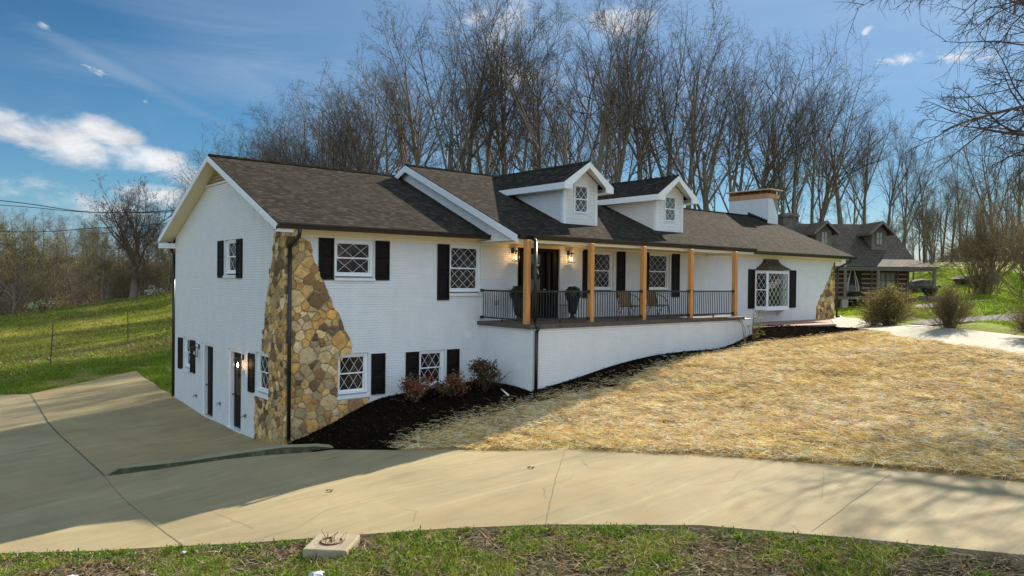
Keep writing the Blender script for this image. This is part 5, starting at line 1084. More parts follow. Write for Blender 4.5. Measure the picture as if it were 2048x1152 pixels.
def tree_mesh(seed, Hh, r0, kind):
    rng = np.random.default_rng(seed); tr = []; cr_ = []
    P = dict(poplar=dict(trunk=.86, n1=12, t0=.36, a1=(.40, .85), l1=.44, trop1=.04, n2=9, n3=6, n4=4, tw=.007, w=.035), field=dict(trunk=.55, n1=13, t0=.38, a1=(.5, 1.15), l1=1.02, trop1=.02, n2=10, n3=8, n4=5, tw=.020, w=.06),
             thin=dict(trunk=.98, n1=11, t0=.40, a1=(.4, .9), l1=.22, trop1=.05, n2=6, n3=4, n4=3, tw=.009, w=.035), vase=dict(trunk=.50, n1=8, t0=.42, a1=(.25, .62), l1=1.12, trop1=.022, n2=11, n3=7, n4=4, tw=.007, w=.035),
             droop=dict(trunk=.6, n1=20, t0=.25, a1=(.7, 1.3), l1=.85, trop1=-.015, n2=14, n3=9, n4=5, tw=.0055, w=.06), brush=dict(trunk=.55, n1=14, t0=.15, a1=(.4, 1.2), l1=.85, trop1=-.0, n2=9, n3=7, n4=4, tw=.006, w=.09))[kind]
    Lt = Hh*P['trunk']; d0 = np.array([[rng.normal(0, .03), rng.normal(0, .03), 1.]]); d0 /= np.linalg.norm(d0)
    pts, dr = grow(np.zeros((1, 3)), d0, np.array([Lt]), 14, .028, .01, rng); t = np.linspace(0, 1, 15); rad = (r0*(1-.72*t)**1.0)[None]; rad = rad*(1+.22*np.exp(-t*16)); 
    if kind in ('poplar', 'thin'): rad = (r0*(1-.93*t))[None]*(1+.4*np.exp(-t*16))+.012
    pts[:, 0, 2] -= .6; tr.append((pts, rad))
    st, d, L, r = kids(pts, dr, rad, np.array([Lt]), P['n1'], P['t0'], 1.0, P['a1'], rng, P['l1'], .55, .05)
    L = np.minimum(L, Hh*.75)
    p1, d1 = grow(st, d, L, 10, P['w'], P['trop1'], rng); t = np.linspace(0, 1, 11); rd1 = np.maximum(r, .02)[:, None]*(1-.88*t)[None]+.008; tr.append((p1, rd1))
    dp = .06 if kind in ('droop', 'brush') else 0
    st, d, L2, r = kids(p1, d1, rd1, L, P['n2'], .18, 1.0, (.45, 1.0), rng, .40, .6, .04-dp*.8); p2, d2 = grow(st, d, L2, 7, P['w']*1.5, .018-dp*.3, rng); t = np.linspace(0, 1, 8); rd2 = np.maximum(r, .012)[:, None]*(1-.85*t)[None]+.004; cr_.append((p2, rd2))
    st, d, L3, r = kids(p2, d2, rd2, L2, P['n3'], .15, 1.0, (.5, 1.15), rng, .40, .6, .02-dp*1.5); p3, d3 = grow(st, d, L3, 4, P['w']*1.6, .01-dp, rng); t = np.linspace(0, 1, 5); rd3 = np.maximum(r, .009)[:, None]*(1-.6*t)[None]+.001; cr_.append((p3, rd3))
    st, d, L4, r = kids(p3, d3, rd3, L3, P['n4'], .2, 1.0, (.45, 1.1), rng, .46, .6, .02-dp*1.5); p4, d4 = grow(st, d, L4, 2, .07, .01-dp, rng); t = np.linspace(0, 1, 3); rd4 = np.full(len(r), P['tw'])[:, None]*(1-.5*t)[None]; cr_.append((p4, rd4))
    V, F = polytubes(tr, 7); V2, F2 = polytubes(cr_[:1], 5); V3, F3 = polytubes(cr_[1:], 3)
    # leaf buds sites
    return (V, F), (np.concatenate([V2, V3]), np.concatenate([F2, F3+len(V2)])), p4[:, -1]
def cards(sites, n, size, cols, rng, spread=.25):
    i = rng.integers(0, len(sites), n); p = sites[i]+rng.normal(0, spread, (n, 3)); a = rng.normal(0, 1, (n, 3)); a /= np.linalg.norm(a, axis=1, keepdims=True); b_ = np.cross(a, rng.normal(0, 1, (n, 3))); b_ /= np.linalg.norm(b_, axis=1, keepdims=True); s = rng.uniform(size[0], size[1], (n, 1))
    V = np.stack([p, p+s*(a*.5+b_*.3), p+s*a, p+s*(a*.5-b_*.3)], 1).reshape(-1, 3); F = (np.arange(n)*4)[:, None]+np.arange(4); c = np.array(cols)[rng.integers(0, len(cols), n)]*rng.uniform(.6, 1.4, (n, 1)); return V, F, np.repeat(c, 4, 0)
PROTO = {}
def proto(key, seed, Hh, r0, kind, buds=None, bm_=bark, tm=twig_m):
    (V, F), (V2, F2), tips = tree_mesh(seed, Hh, r0, kind); t = link_mesh(V, F, bm_, True); c = link_mesh(V2, F2, tm, False); bd = None
    if buds: bv, bf, bc = cards(tips, buds[0], buds[1], buds[2], np.random.default_rng(seed), buds[3]); bd = link_mesh(bv, bf, leaf_m, False, bc)
    PROTO[key] = (t, c, bd, V2[:, 2].max())
def link_mesh(V, F, material, smooth, col=None):
    o = np_mesh('m', V, F, material, smooth=smooth, col=col); me = o.data; bpy.data.objects.remove(o); return me
GRN = [(.12, .15, .03), (.16, .17, .04), (.09, .11, .03), (.15, .12, .05)]
for i in range(5): proto('poplar%d' % i, 100+i, 24, .34+.05*(i % 3), 'poplar', (900, (.08, .18), GRN, .3) if i % 2 else None)
for i in range(5): proto('vase%d' % i, 200+i, 24, .42, 'vase', (700, (.08, .16), GRN, .3) if i % 2 else None)
for i in range(4): proto('thin%d' % i, 300+i, 20, .15+.03*i, 'thin', (1400, (.08, .2), GRN, .35))
for i in range(2): proto('field%d' % i, 400+i, 20, .75, 'field', (900, (.1, .2), [(.14, .14, .06)], .3))
YG = [(.19, .18, .035), (.15, .15, .035), (.22, .18, .05)]; BR = [(.20, .16, .085), (.16, .13, .07), (.19, .20, .055), (.26, .19, .11)]
proto('bud0', 500, 14, .2, 'poplar', (3800, (.09, .20), YG, .4))
for i in range(3): proto('under%d' % i, 510+i, 8, .09, 'brush', (900, (.06, .14), (BR, GRN, BR)[i], .3), tm=brown_twig)
TREE_N = [0]
def put_tree(key, x, y, h, rz, label, group, cat='tree', lean=(0, 0), name='bare_tree', wide=1.0, z=None):
    t, c, bd, H0 = PROTO[key]; s = h/H0; o = empty(name, (x, y, (tz(x, y) if z is None else z)-.1), 0, label, cat, group); o.rotation_euler = (lean[0], lean[1], rz); o.scale = (s*wide, s*wide, s)
    for nm, me in (('trunk', t), ('crown', c), ('budding_leaves', bd)):
        if me is None: continue
        k = bpy.data.objects.new(nm, me); COL.objects.link(k); k.parent = o
    TREE_N[0] += 1; return o
hor = lambda u: 550.1+.01055*u
def tree_at(key, u, vtop, D, rz=None, **k):
    p = at_px(u, 500, D); z = tz(p.x, p.y); tp = at_px(u, vtop, D).z; h = tp-z
    return put_tree(key, p.x, p.y, h, rnd.uniform(0, 6.28) if rz is None else rz, **k)
right = Vector((cr.x, cr.y, 0)).normalized()
def lean_to(a):   # lean sideways as seen from the drive
    return None
def lean_euler(a):
    ax = Vector((cf.x, cf.y, 0)).normalized(); return Matrix.Rotation(a, 4, ax)
GB = 'tall bare trees in the row behind the house'
# main row: (px, top px, distance, prototype, sideways lean)
ROW = [(455, 290, 76, 'vase0', -.34), (500, 262, 74, 'poplar1', -.28), (545, 215, 70, 'vase1', -.30), (600, 165, 66, 'vase2', -.26), (650, 165, 68, 'poplar3', -.16), (700, 105, 62, 'vase3', -.24), (745, 75, 62, 'poplar0', -.12), (790, 40, 60, 'vase4', -.16), (845, 20, 60, 'poplar2', -.03), (885, -15, 58, 'vase0', -.04),
       (925, -10, 61, 'poplar4', 0), (965, -20, 58, 'vase1', .0), (1010, 10, 62, 'poplar1', 0), (1045, -25, 58, 'poplar3', .02), (1085, 0, 63, 'poplar0', 0), (1150, -55, 56, 'vase2', .03), (1190, -10, 60, 'poplar2', 0), (1235, -40, 58, 'vase3', .06), (1290, -5, 60, 'poplar4', .03), (1335, 10, 61, 'vase4', .04),
       (1380, 25, 62, 'poplar1', .03), (1425, 40, 63, 'vase1', .03), (1475, 55, 64, 'poplar3', .02), (1520, 55, 66, 'vase0', .04), (1560, 90, 68, 'poplar0', .02), (1600, 75, 68, 'vase3', .03), (1640, 95, 72, 'vase2', .05), (1690, 170, 76, 'poplar2', .03), (1735, 190, 80, 'vase4', .03), (1780, 235, 84, 'poplar4', .03), (1815, 245, 88, 'vase0', .03), (1850, 300, 95, 'poplar1', .0)]
NAMES = ['leftmost bare tree of the row, low and leaning out over the gable roof', 'slim bare tree second from the left end of the row', "low bare tree spreading left of the long roof's middle", 'spreading bare tree leaning left above the long left roof', 'upright bare tree just right of the first spreading one above the left roof', 'bare tree whose long limbs sweep left over the middle of the left roof', 'straight bare tree above the right half of the left roof', 'big bare tree leaning left, close to where the two roofs meet', 'straight bare tree above the peak of the centre gable', 'tall forked bare tree above the left end of the centre roof', 'narrow tall bare tree just right of the centre gable peak', 'tall bare tree rising over the long centre ridge', 'slim bare tree to the left of the first dormer roof', 'very tall straight bare tree over the left end of the first dormer', 'slender bare tree over the middle of the first dormer roof', 'thick tall bare tree directly above the first dormer', 'slim bare tree right of the first dormer peak', 'tall bare tree standing between the two dormers', 'straight bare tree over the left end of the second dormer roof', 'vase shaped bare tree over the middle of the second dormer roof', 'slender bare tree above the second dormer peak', 'bare tree with fanning limbs right of the second dormer', 'straight bare tree midway between second dormer and chimney', 'wide fan shaped bare tree just left of the chimney', 'narrow bare tree directly behind the chimney', 'bare tree with a domed top right above the chimney', 'round topped bare tree rising right of the chimney', 'slim bare tree above the log house chimney', 'bare tree above the left dormer of the log house', 'straight bare tree above the right dormer of the log house', 'low bare tree over the right roof end of the log house', 'lowest bare tree of the row, right of the log house roof']
def lean_tree(o, a):
    if a: o.rotation_mode = 'XYZ'; rz = o.rotation_euler.z; M = Matrix.Rotation(a, 3, Vector((cf.x, cf.y, 0)).normalized()) @ Matrix.Rotation(rz, 3, 'Z'); o.rotation_euler = M.to_euler()
for i, (u, v, D, k, a) in enumerate(ROW):
    v = v-(22 if 8 < i < 22 else 8); D = D+(22 if i < 5 else max(0, 22-(i-4)*4.5))
    o = tree_at(k, u-(a*330), v, D+rnd.uniform(-2, 2), label=NAMES[i], group=GB, wide=rnd.uniform(.85, 1.1)); lean_tree(o, a)
GB2 = 'farther bare trees filling the gaps behind the house'
rr = random.Random(77)
def top_line(u): 
    xs = [420, 560, 700, 860, 1250, 1440, 1640, 1850, 1950, 2100]; ys = [320, 240, 140, 40, 10, 70, 130, 300, 330, 300]
    return float(np.interp(u, xs, ys))
for i in range(19):
    u = 430+i*(1860-430)/18+rr.uniform(-12, 12); D = rr.uniform(68, 88)+(22 if u < 720 else 0); tree_at(rr.choice(('poplar0', 'vase1', 'poplar2', 'vase3', 'poplar4', 'vase2')), u, top_line(u)+rr.uniform(5, 100), D, label='slender bare tree farther back in the wood behind the house', group=GB2, wide=rr.uniform(.6, .85))
for (u, v, D, k, a) in ((425, 305, 92, 'vase2', -.22), (470, 272, 88, 'vase4', -.22), (515, 238, 90, 'poplar3', -.2), (570, 192, 86, 'vase0', -.2), (622, 168, 84, 'vase3', -.16), (680, 128, 80, 'vase1', -.12), (445, 285, 96, 'poplar1', -.12), (495, 252, 94, 'vase0', -.15), (545, 212, 92, 'vase3', -.14), (600, 178, 90, 'poplar4', -.1), (650, 145, 86, 'vase2', -.1), (715, 100, 82, 'vase4', -.08)):
    o = tree_at(k, u-(a*260), v, D, label='leaning bare tree farther back over the left roof', group=GB2, wide=1.15); lean_tree(o, a)
for i in range(46):
    u = 470+rr.random()*1400; D = rr.uniform(58, 100)+(24 if u < 760 else 0); tree_at('thin%d' % rr.randrange(4), u, top_line(u)+rr.uniform(120, 250), D, label='thin understorey tree among the trunks behind the house', group='thin understorey trees behind the house', name='understorey_tree', wide=rr.uniform(.6, 1.0))
for i in range(26):
    u = 560+rr.random()*1250; p = at_px(u, 500, rr.uniform(54, 84) if u < 1450 else rr.uniform(82, 100)); put_tree('under%d' % rr.choice((1, 1, 0)), p.x, p.y, rr.uniform(4, 7), rr.uniform(0, 6.28), 'leafing brush growing under the trees behind the house', 'brush under the trees behind the house', 'brush', name='brush', wide=rr.uniform(.8, 1.2))
# right hand wood along the hill crest
for i, (u, v, D, k) in enumerate(((1870, 330, 96, 'vase2'), (1885, 300, 90, 'poplar0'), (1925, 260, 84, 'poplar3'), (1985, 195, 66, 'vase1'), (2035, 230, 80, 'poplar2'), (2090, 220, 78, 'vase3'), (1950, 330, 100, 'poplar4'), (2010, 310, 96, 'poplar1'), (1905, 350, 104, 'thin3'), (2060, 300, 90, 'vase4'), (2150, 230, 80, 'vase0'))):
    tree_at(k, u, v, D, label='broad bare tree on the hill crest behind the hanging brush' if i == 3 else 'bare tree on the hill crest at the right', group='bare trees along the hill crest', wide=1.0)
for i in range(24):
    u = 1840+rr.random()*220; D = rr.uniform(84, 118); tree_at('thin%d' % rr.randrange(4), u, rr.uniform(330, 430), D, label='thin bare tree on the hill crest right of the log house', group='thin trees on the hill crest', name='bare_tree', wide=rr.uniform(.8, 1.1))
for i in range(16):
    u = 1850+rr.random()*260; p = at_px(u, 500, rr.uniform(86, 100)); put_tree('under%d' % rr.randrange(3), p.x, p.y, rr.uniform(3, 5.5), rr.uniform(0, 6.28), 'low twiggy brush along the hill crest', 'brush along the hill crest', 'brush', name='brush')
# the wood across the hollow at the left
o = tree_at('field0', 268, 348, 74, 1.0, label='large spreading bare tree standing alone at the top of the pasture', group=None, wide=.92)
o = tree_at('vase4', 290, 385, 76, 2.2, label='narrower bare tree close beside the large spreading one', group=None, wide=.8)
o = tree_at('thin3', 205, 470, 74, .4, label='small dark tree in front of the wood, left of the large spreading tree', group=None, wide=1.5)
o = tree_at('vase1', 355, 330, 88, 3.0, label='bare tree half hidden behind the left gable of the house', group=None, wide=.9)
o = tree_at('bud0', 20, 452, 84, 2.0, label='tree in yellow green new leaf at the left edge of the wood', group=None, wide=1.5, name='leafing_tree')
GW_ = 'trees of the wooded hillside at the left'
for i in range(165):
    u = -90+rr.random()*480; D = 92+(i/150)*95; p = at_px(u, 500, D); v = hor(u)-rr.uniform(60, 150)*(1.0 if D > 120 else .6); k = rr.choice(('poplar0', 'poplar1', 'poplar2', 'poplar3', 'thin1', 'thin2', 'thin3', 'thin0', 'bud0' if rr.random() < .25 else 'thin2'))
    v = max(v, (np.interp(u, [0, 60, 150, 260, 350], [392, 395, 415, 430, 440])+rr.uniform(0, 30)))
    tree_at(k, u, v, D, label='bare tree on the wooded hillside left of the house' if not k.startswith('bud') else 'budding tree on the wooded hillside left of the house', group=GW_, wide=rr.uniform(.9, 1.4), name='hillside_tree')
for i in range(55):
    u = -90+rr.random()*480; D = rr.uniform(74, 150); p = at_px(u, 500, D); put_tree('under%d' % rr.randrange(3), p.x, p.y, rr.uniform(3, 6), rr.uniform(0, 6.28), 'brown and olive brush below the wooded hillside', 'brush below the wooded hillside', 'brush', name='brush', wide=rr.uniform(1.1, 1.7))
# leaf litter and undergrowth over the hillside, one mass
rg = np.random.default_rng(5); n = 26000; az_ = np.radians(rg.uniform(-4, 24, n)); D = rg.uniform(78, 230, n)**1.0; X = CP[0]+np.sin(az_)*D; Y = CP[1]+np.cos(az_)*D; Z = T(X, Y); sites = np.stack([X, Y, Z+rg.exponential(.7, n)], -1)
V, F, c = cards(sites, n, (.12, .35), [(.17, .14, .08), (.13, .12, .06), (.16, .18, .05), (.20, .16, .09)], rg, .2); tag(np_mesh('undergrowth', V, F, leaf_m, col=c), kind='stuff')
# pale flowering shrubs at the wood's edge
for u, v, D, lb in ((88, 622, 71, 'low pale yellow flowering bush at the foot of the wood'), (315, 582, 72, 'small white flowering bush beside the large bare tree'), (2, 560, 78, 'pinkish white flowering bush at the left edge of the picture')):
    p = at_px(u, 500, D); z = tz(p.x, p.y); z = max(z, at_px(u, v+10, D).z-.4); b = MB(); r3 = random.Random(int(u)); col = [(.62, .62, .34)] if u < 200 and u > 50 else [(.7, .66, .62)]
    for k in range(4): leaf_ball(b, (r3.uniform(-.9, .9), r3.uniform(-.5, .5), r3.uniform(.1, .7)), r3.uniform(.2, .4), 90, .14, col+[(.2, .24, .08)], r3, .8, .9)
    for k in range(10): a = r3.uniform(0, 6.28); b.tube([(0, 0, -.5), (math.cos(a)*.8, math.sin(a)*.5, 1.0)], .015, 4)
    for _ in range(len(b.v)-len(b.c)): b.c.append((.1, .08, .05))
    o = b.build('flowering_bush', leaf_m, uv=False); o.location = (p.x, p.y, z); tag(o, lb, 'bush', 'flowering bushes at the edge of the wood')
# big tree just outside the right edge, its limbs hang into the picture and shade the drive
proto('droop0', 603, 15, .30, 'droop'); proto('droop1', 611, 9, .2, 'droop', tm=brown_twig)
p = at_px(2360, 500, 28); o = put_tree('droop0', p.x, p.y, 17.5, .6, 'large bare tree whose dark limbs reach in at the top right', None, wide=1.0, name='overhanging_tree')
proto('weep', 622, 6.5, .10, 'brush', tm=brown_twig)
def brush_clump(x, y, h, seed, n, label, spread=1.1, cols=None, twig=brown_twig, r=.010, leaf=0, droop=.05, name='arching_shrub', group=None, cat='shrub', size=(.04, .10), top=.9):
    rg = np.random.default_rng(seed); a = rg.uniform(0, 2*np.pi, n); tl = np.abs(rg.normal(0, .48, n))*spread; st = np.stack([rg.normal(0, .16*h/2, n), rg.normal(0, .16*h/2, n), np.full(n, -.05)], -1)
    d = np.stack([np.cos(a)*np.sin(tl), np.sin(a)*np.sin(tl), np.cos(tl)], -1); L = h*rg.uniform(.65, 1.1, n); p1, d1 = grow(st, d, L, 7, .05, .0, rg, droop); t = np.linspace(0, 1, 8); r1 = np.full(n, r)[:, None]*(1-.6*t)[None]
    s2, dd2, L2, _ = kids(p1, d1, r1, L, 7, .25, 1.0, (.2, .6), rg, .32, .6); p2, d2 = grow(s2, dd2, L2, 4, .10, .0, rg, droop); r2 = np.full(len(L2), r*.5)[:, None]*np.linspace(1, .5, 5)[None]
    s3, dd3, L3, _ = kids(p2, d2, r2, L2, 3, .25, 1.0, (.25, .7), rg, .5, .6); p3, d3 = grow(s3, dd3, L3, 2, .12, .0, rg, droop); r3 = np.full(len(L3), r*.35)[:, None]*np.linspace(1, .5, 3)[None]
    V, F = polytubes([(p1, r1), (p2, r2), (p3, r3)], 3); o = empty(name, (x, y, tz(x, y)), 0, label, cat, group); np_mesh('stems', V, F, twig, o)
    if leaf:
        sites = np.concatenate([p2[:, 2], p2[:, -1], p3[:, -1]]); m = sites[:, 2] > h*.15; V, F, c = cards(sites[m], leaf, size, cols, rg, .05); np_mesh('leaves', V, F, leaf_m, o, col=c)
    return o
FY = [(.42, .38, .05), (.36, .34, .05), (.26, .27, .04), (.46, .34, .08), (.34, .24, .08)]; FB = [(.32, .22, .08), (.26, .22, .06), (.20, .24, .05)]
gB = 'arching shrubs beside the upper driveway'
brush_clump(24.55, -4.75, 1.5, 31, 260, 'rounded arching shrub in yellow green bud nearest the log house', 1.25, FY, leaf=7000, droop=.10, group=gB, size=(.03, .07))
brush_clump(24.9, -4.0, .7, 33, 60, 'small low sprawling shrub at the left foot of the big yellow green one', 1.5, FB+FY[:1], leaf=2500, droop=.12, group=gB, size=(.03, .06))
brush_clump(21.45, -8.25, 1.35, 32, 170, 'fan shaped bare brown shrub in the middle of the driveway edge', 1.25, FB, leaf=2200, droop=.03, group=gB, size=(.03, .055), r=.009)
brush_clump(19.95, -11.35, 1.15, 34, 150, 'brown shrub cut off by the right edge of the picture', 1.25, FB, leaf=3000, droop=.05, group=gB, size=(.03, .055), r=.009)
# drooping brush at the right, hanging over the hill
p = at_px(2075, 500, 50); brush_clump(p.x, p.y, 5.2, 41, 85, 'drooping reddish brown brush hanging over the hill at the right edge', 1.0, FB, leaf=1500, droop=.22, name='drooping_brush', cat='brush', size=(.05, .10), r=.026)
p = at_px(1968, 500, 57); brush_clump(p.x, p.y, 5.4, 42, 85, 'tangled brown brush between the hill and the broad bare tree', .8, FB, leaf=1500, droop=.20, name='tangled_brush', cat='brush', size=(.05, .10), r=.026)
# red leaved shrubs in the mulch
RD = [(.22, .05, .04), (.30, .10, .06), (.16, .035, .03), (.14, .12, .04), (.36, .16, .10), (.10, .10, .03)]; GD = [(.06, .08, .02), (.10, .09, .03), (.16, .05, .035), (.04, .06, .015)]
def nandina(x, y, h, w_, seed, label, cols, n):
    o = brush_clump(x, y, h, seed, 20, label, 1.3, cols, twig_m, .007, 0, .02, 'red_leaved_shrub', 'small reddish shrubs in the mulch bed'); rg = np.random.default_rng(seed+1)
    c = []; cen = [(rg.normal(0, w_*.38), rg.normal(0, w_*.38), h*rg.uniform(.40, .98)) for _ in range(26)]
    s = np.array(cen); V, F, c = cards(s, n, (.04, .10), cols, rg, w_*.17); m = V[:, 2] > .02; np_mesh('leaves', V, F, leaf_m, o, col=c)
nandina(3.35, -.98, .66, .52, 51, 'reddest low shrub below the right lower window', RD, 1500)
nandina(4.45, -1.30, .60, .48, 52, 'middle reddish shrub of the three in the mulch', RD+GD[:1], 1300)
nandina(5.55, -1.40, .84, .52, 53, 'tallest and greenest shrub of the three in the mulch near the porch corner', GD+RD[2:3], 1700)
# rhododendron at the end of the porch wall
o = empty('rhododendron', (17.15, -2.95, tz(17.15, -2.95)), 0, 'leggy rhododendron with bright whorled leaves at the end of the porch wall', 'shrub'); rg = random.Random(8); st_ = MB(); lf = MB()
for (dx, dy, dz, leafs) in ((-.95, .1, 1.15, 0), (-.75, .0, .85, 1), (-.35, -.05, .62, 1), (-.1, -.1, 1.05, 1), (.1, .0, .95, 1), (.3, -.1, 1.15, 1), (.42, -.1, .85, 1), (.2, -.2, .55, 1), (.5, -.15, .35, 1), (-.2, -.15, .80, 1), (.05, -.2, .25, 1), (.35, -.2, .62, 1)):
    st_.tube([(-.5 if dx < -.3 else .1, 0, -.05), (dx*.6, dy*.5, dz*.5), (dx, dy, dz)], [.016, .012, .006], 5)
    if not leafs: st_.tube([(dx*.8, 0, dz*.6), (dx-.12, 0, dz*.85)], .006, 4); st_.tube([(dx*.9, 0, dz*.8), (dx+.12, 0, dz*.98)], .005, 4); continue
    for w2 in range(3):
        c_ = Vector((dx+rg.uniform(-.09, .09), dy+rg.uniform(-.09, .09), dz+rg.uniform(-.1, .05)))
        for k in range(8):
            a = k*.785+rg.uniform(-.2, .2); d_ = Vector((math.cos(a), math.sin(a), rg.uniform(-.5, .25))).normalized(); s_ = Vector((-d_.y, d_.x, 0))*.022; L_ = rg.uniform(.10, .15); q = rg.uniform(.7, 1.3); lf.add([c_, c_+d_*L_*.5+s_, c_+d_*L_, c_+d_*L_*.5-s_], [(0, 1, 2, 3)], col=rg.choice([(.20*q, .25*q, .03*q), (.11*q, .16*q, .03*q), (.30*q, .32*q, .07*q)]))
st_.build('stems', brown_twig, o); lf.build('leaves', leaf_m, o, uv=False)

# ------------------------------------------------------------------ the old log house beyond
LA = math.radians(-40.6); LO = (42.78, 1.94, 3.60)
LH = empty('log_house', LO, LA, 'old dark log house with weathered dormers and porch beyond the white house', 'house')
# local: x along the facade (0 = right front corner of the log wall, facade runs to -x), y back, z up from the porch floor
Lx = -6.2; RD_Z, RB = 4.98, 3.45                                  # ridge height, ridge depth
b = MB(); b.box((Lx, 0, -.5), (0, 6.9, 2.35)); b.add([(0, 0, 2.35), (0, 6.9, 2.35), (0, RB, RD_Z-.15)], [(0, 1, 2)]); b.add([(Lx, 0, 2.35), (Lx, 6.9, 2.35), (Lx, RB, RD_Z-.15)], [(0, 1, 2)]); b.build('log_wall', logm, LH)
lr = mat('old_shingles', rough=.9, fn=lambda t: (lambda bn: set_col(t, t.mix(t.math('MULTIPLY', bn.outputs['Fac'], .7), t.mix(bn.outputs['Color'], (.055, .042, .026), (.115, .09, .058)), (.02, .018, .015))))(brick_node(t, uv_co(t), .3, .19, .03)))
b = MB(); b.prism([(Lx-.4, -.25, 2.38), (.35, -.25, 2.38), (.35, RB, RD_Z), (Lx-.4, RB, RD_Z)], (0, 0, -.12)); b.prism([(Lx-.4, RB, RD_Z-.002), (.35, RB, RD_Z-.002), (.35, 7.2, 2.38), (Lx-.4, 7.2, 2.38)], (0, 0, -.12)); b.build('roof', lr, LH)
b = MB(); b.prism([(Lx-.4, -1.55, 1.92), (1.12, -1.55, 1.92), (.36, -.24, 2.42), (Lx-.4, -.24, 2.42)], (0, 0, -.09)); b.prism([(1.122, -1.55, 1.92), (1.122, 7.0, 1.92), (.36, 7.0, 2.42), (.36, -.24, 2.42)], (0, 0, -.09)); b.build('porch_roof', lr, LH)
b = MB(); b.box((Lx-.4, -1.50, 1.66), (1.02, -1.36, 1.80)); b.box((.88, -1.36, 1.66), (1.02, 6.9, 1.80)); b.box((Lx-.4, -1.57, 1.80), (1.13, -1.53, 1.86)); b.build('porch_beam', greywood, LH)
for x in (-4.67, -2.6, .92):
    b = MB(); b.box((x-.08, -1.50, -.25 if x > 0 else -.02), (x+.08, -1.36, 1.66)); b.bar((x-.36, -1.43, 1.62), (x, -1.43, 1.22), .06) if x > 0 else None; b.build('porch_post', greywood, LH)
b = MB(); b.box((Lx-.3, -1.52, -.16), (-.1, 0.0, -.02)); b.build('porch_deck', greywood, LH)
for x in (-4.67, -2.6, -.4):
    b = MB(); b.box((x-.2, -1.50, -1.1), (x+.2, -1.15, -.165)); b.build('pier', rockm if x > -3 else mat('pier_block', (.32, .30, .25), .9) if 'pier_block' not in MATS else MATS['pier_block'], LH)
def pane_win(x, z, w_, h, parent, y=0):
    b = MB(); k = .06
    for q in ((x-w_/2, x-w_/2+k, z, z+h), (x+w_/2-k, x+w_/2, z, z+h), (x-w_/2+k, x+w_/2-k, z, z+k), (x-w_/2+k, x+w_/2-k, z+h-k, z+h), (x-w_/2+k, x+w_/2-k, z+h/2-.02, z+h/2+.02), (x-.015, x+.015, z+k, z+h/2-.02), (x-.015, x+.015, z+h/2+.02, z+h-k)): b.box((q[0], y-.06, q[2]), (q[1], y-.002, q[3]))
    o = b.build('window', greywood, parent); b = MB(); b.box((x-w_/2+.05, y-.03, z+.05), (x+w_/2-.05, y-.015, z+h-.05)); b.build('pane', mat('curtained_glass', (.30, .30, .27), .2) if 'curtained_glass' not in MATS else MATS['curtained_glass'], o); return o
pane_win(-1.75, .50, .62, 1.10, LH); pane_win(-1.13, .50, .62, 1.10, LH); pane_win(-5.2, .45, .6, 1.2, LH)
b = MB(); b.box((-3.75, -.05, 0), (-3.0, -.003, 1.75)); b.build('door', mat('old_door', (.05, .03, .02), .7), LH)
for q in (((-.72, -.06, 0), (-.62, -.003, 1.9)), ((-2.4, -.06, 0), (-2.3, -.003, 1.9)), ((-.08, -.08, -.5), (.06, .1, 2.2))): b = MB(); b.box(*q); b.build('corner_board', greywood, LH)
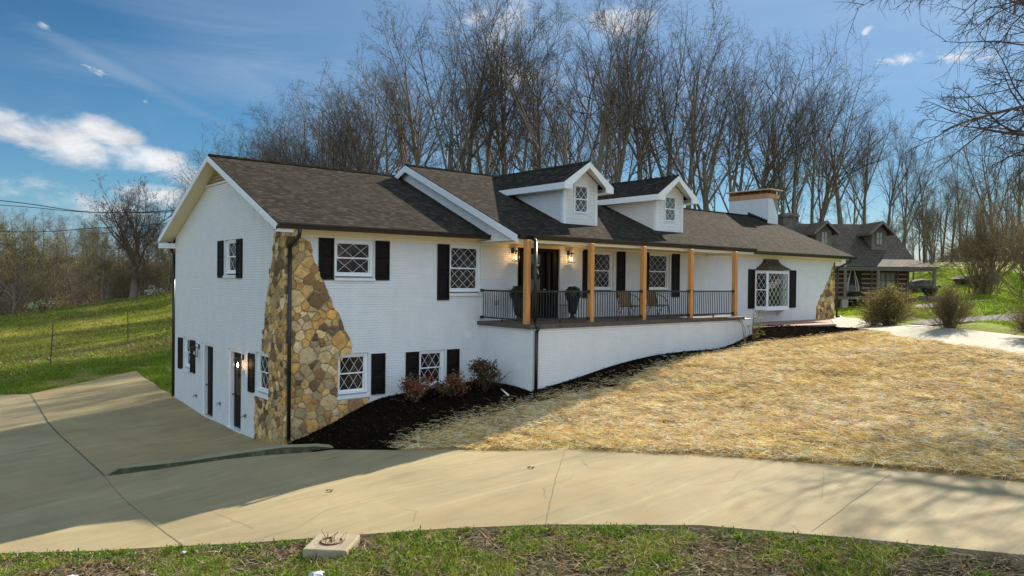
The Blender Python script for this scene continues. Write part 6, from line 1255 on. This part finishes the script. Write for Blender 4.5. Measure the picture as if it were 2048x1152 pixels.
for xd in (-5.14, -1.53):
    wy = .75; zt = 4.25; hw = .50; b = MB(); zr2 = lambda y: 2.38+(y+.25)*(RD_Z-2.38)/(RB+.25)
    b.add([(xd-hw, wy, zr2(wy)-.05), (xd+hw, wy, zr2(wy)-.05), (xd+hw, wy, zt), (xd, wy, zt+.56), (xd-hw, wy, zt)], [(0, 1, 2, 3, 4)])
    for s in (-1, 1): b.add([(xd+s*hw, wy, zr2(wy)-.05), (xd+s*hw, 2.4, zt), (xd+s*hw, wy, zt)], [(0, 1, 2)])
    o = b.build('dormer', greywood, LH); b = MB()
    for s in (-1, 1): b.prism([(xd, wy-.45, zt+.70), (xd, RB, zt+.70), (xd+s*.80, 2.4, zt-.06), (xd+s*.80, wy-.45, zt-.06)], (0, 0, -.07))
    b.build('dormer_roof', lr, o); b = MB()
    for s in (-1, 1): b.prism([(xd, wy-.46, zt+.71), (xd+s*.83, wy-.46, zt-.08), (xd+s*.83, wy-.46, zt-.25), (xd, wy-.46, zt+.52)], (0, -.05, 0)); b.box((xd+s*.77, wy-.4, zt-.22), (xd+s*.82, 2.2, zt-.08))
    b.build('barge_board', greywood, o); pane_win(xd, zt-.86, .46, .88, o, wy)
b = MB(); b.box((Lx-1.1, RB-1.1, -.5), (Lx-.05, RB+.9, 5.6)); b.box((Lx-1.18, RB-1.18, 5.35), (Lx+.0, RB+.98, 5.47)); b.build('chimney', rockm, LH)
sw = empty('porch_swing', (0, 0, 0), LA, 'white rope porch swing hanging in the log house porch', 'swing'); bpy.context.view_layer.update()
sw.location = Vector(LO)+Matrix.Rotation(LA, 3, 'Z') @ Vector((-3.9, -.75, 0))
b = MB()
for x in (-.35, .35): b.tube([(x*.3, 0, 1.7), (x, -.15, .62), (x, -.15, .35)], .016, 5); b.tube([(x*.3, 0, 1.7), (x, .2, .35)], .016, 5)
b.build('ropes', frame_m, sw); b = MB(); b.box((-.5, -.25, .32), (.5, .2, .36)); b.box((-.5, .2, .36), (.5, .24, .75)); b.build('swing_seat', greywood, sw)
kt = Vector(LO)+Matrix.Rotation(LA, 3, 'Z') @ Vector((.3, -2.1, 0)); o = empty('wash_kettle', (kt.x, kt.y, tz(kt.x, kt.y)+.05), 0, 'black iron wash kettle on a stone ring by the corner post of the log house', 'kettle')
b = MB(); b.lathe([(.05, .25), (.3, .3), (.42, .5), (.44, .7), (.48, .78), (.44, .78), (.40, .6)], n=18); b.build('pot', iron, o); b = MB()
for k in range(9): a = k*.7; b.lathe([(.02, -.05), (.2, .0), (.22, .14), (.12, .26), (.02, .28)], (.5*math.cos(a), .5*math.sin(a), 0), 7)
b.build('stones', rockm, o)
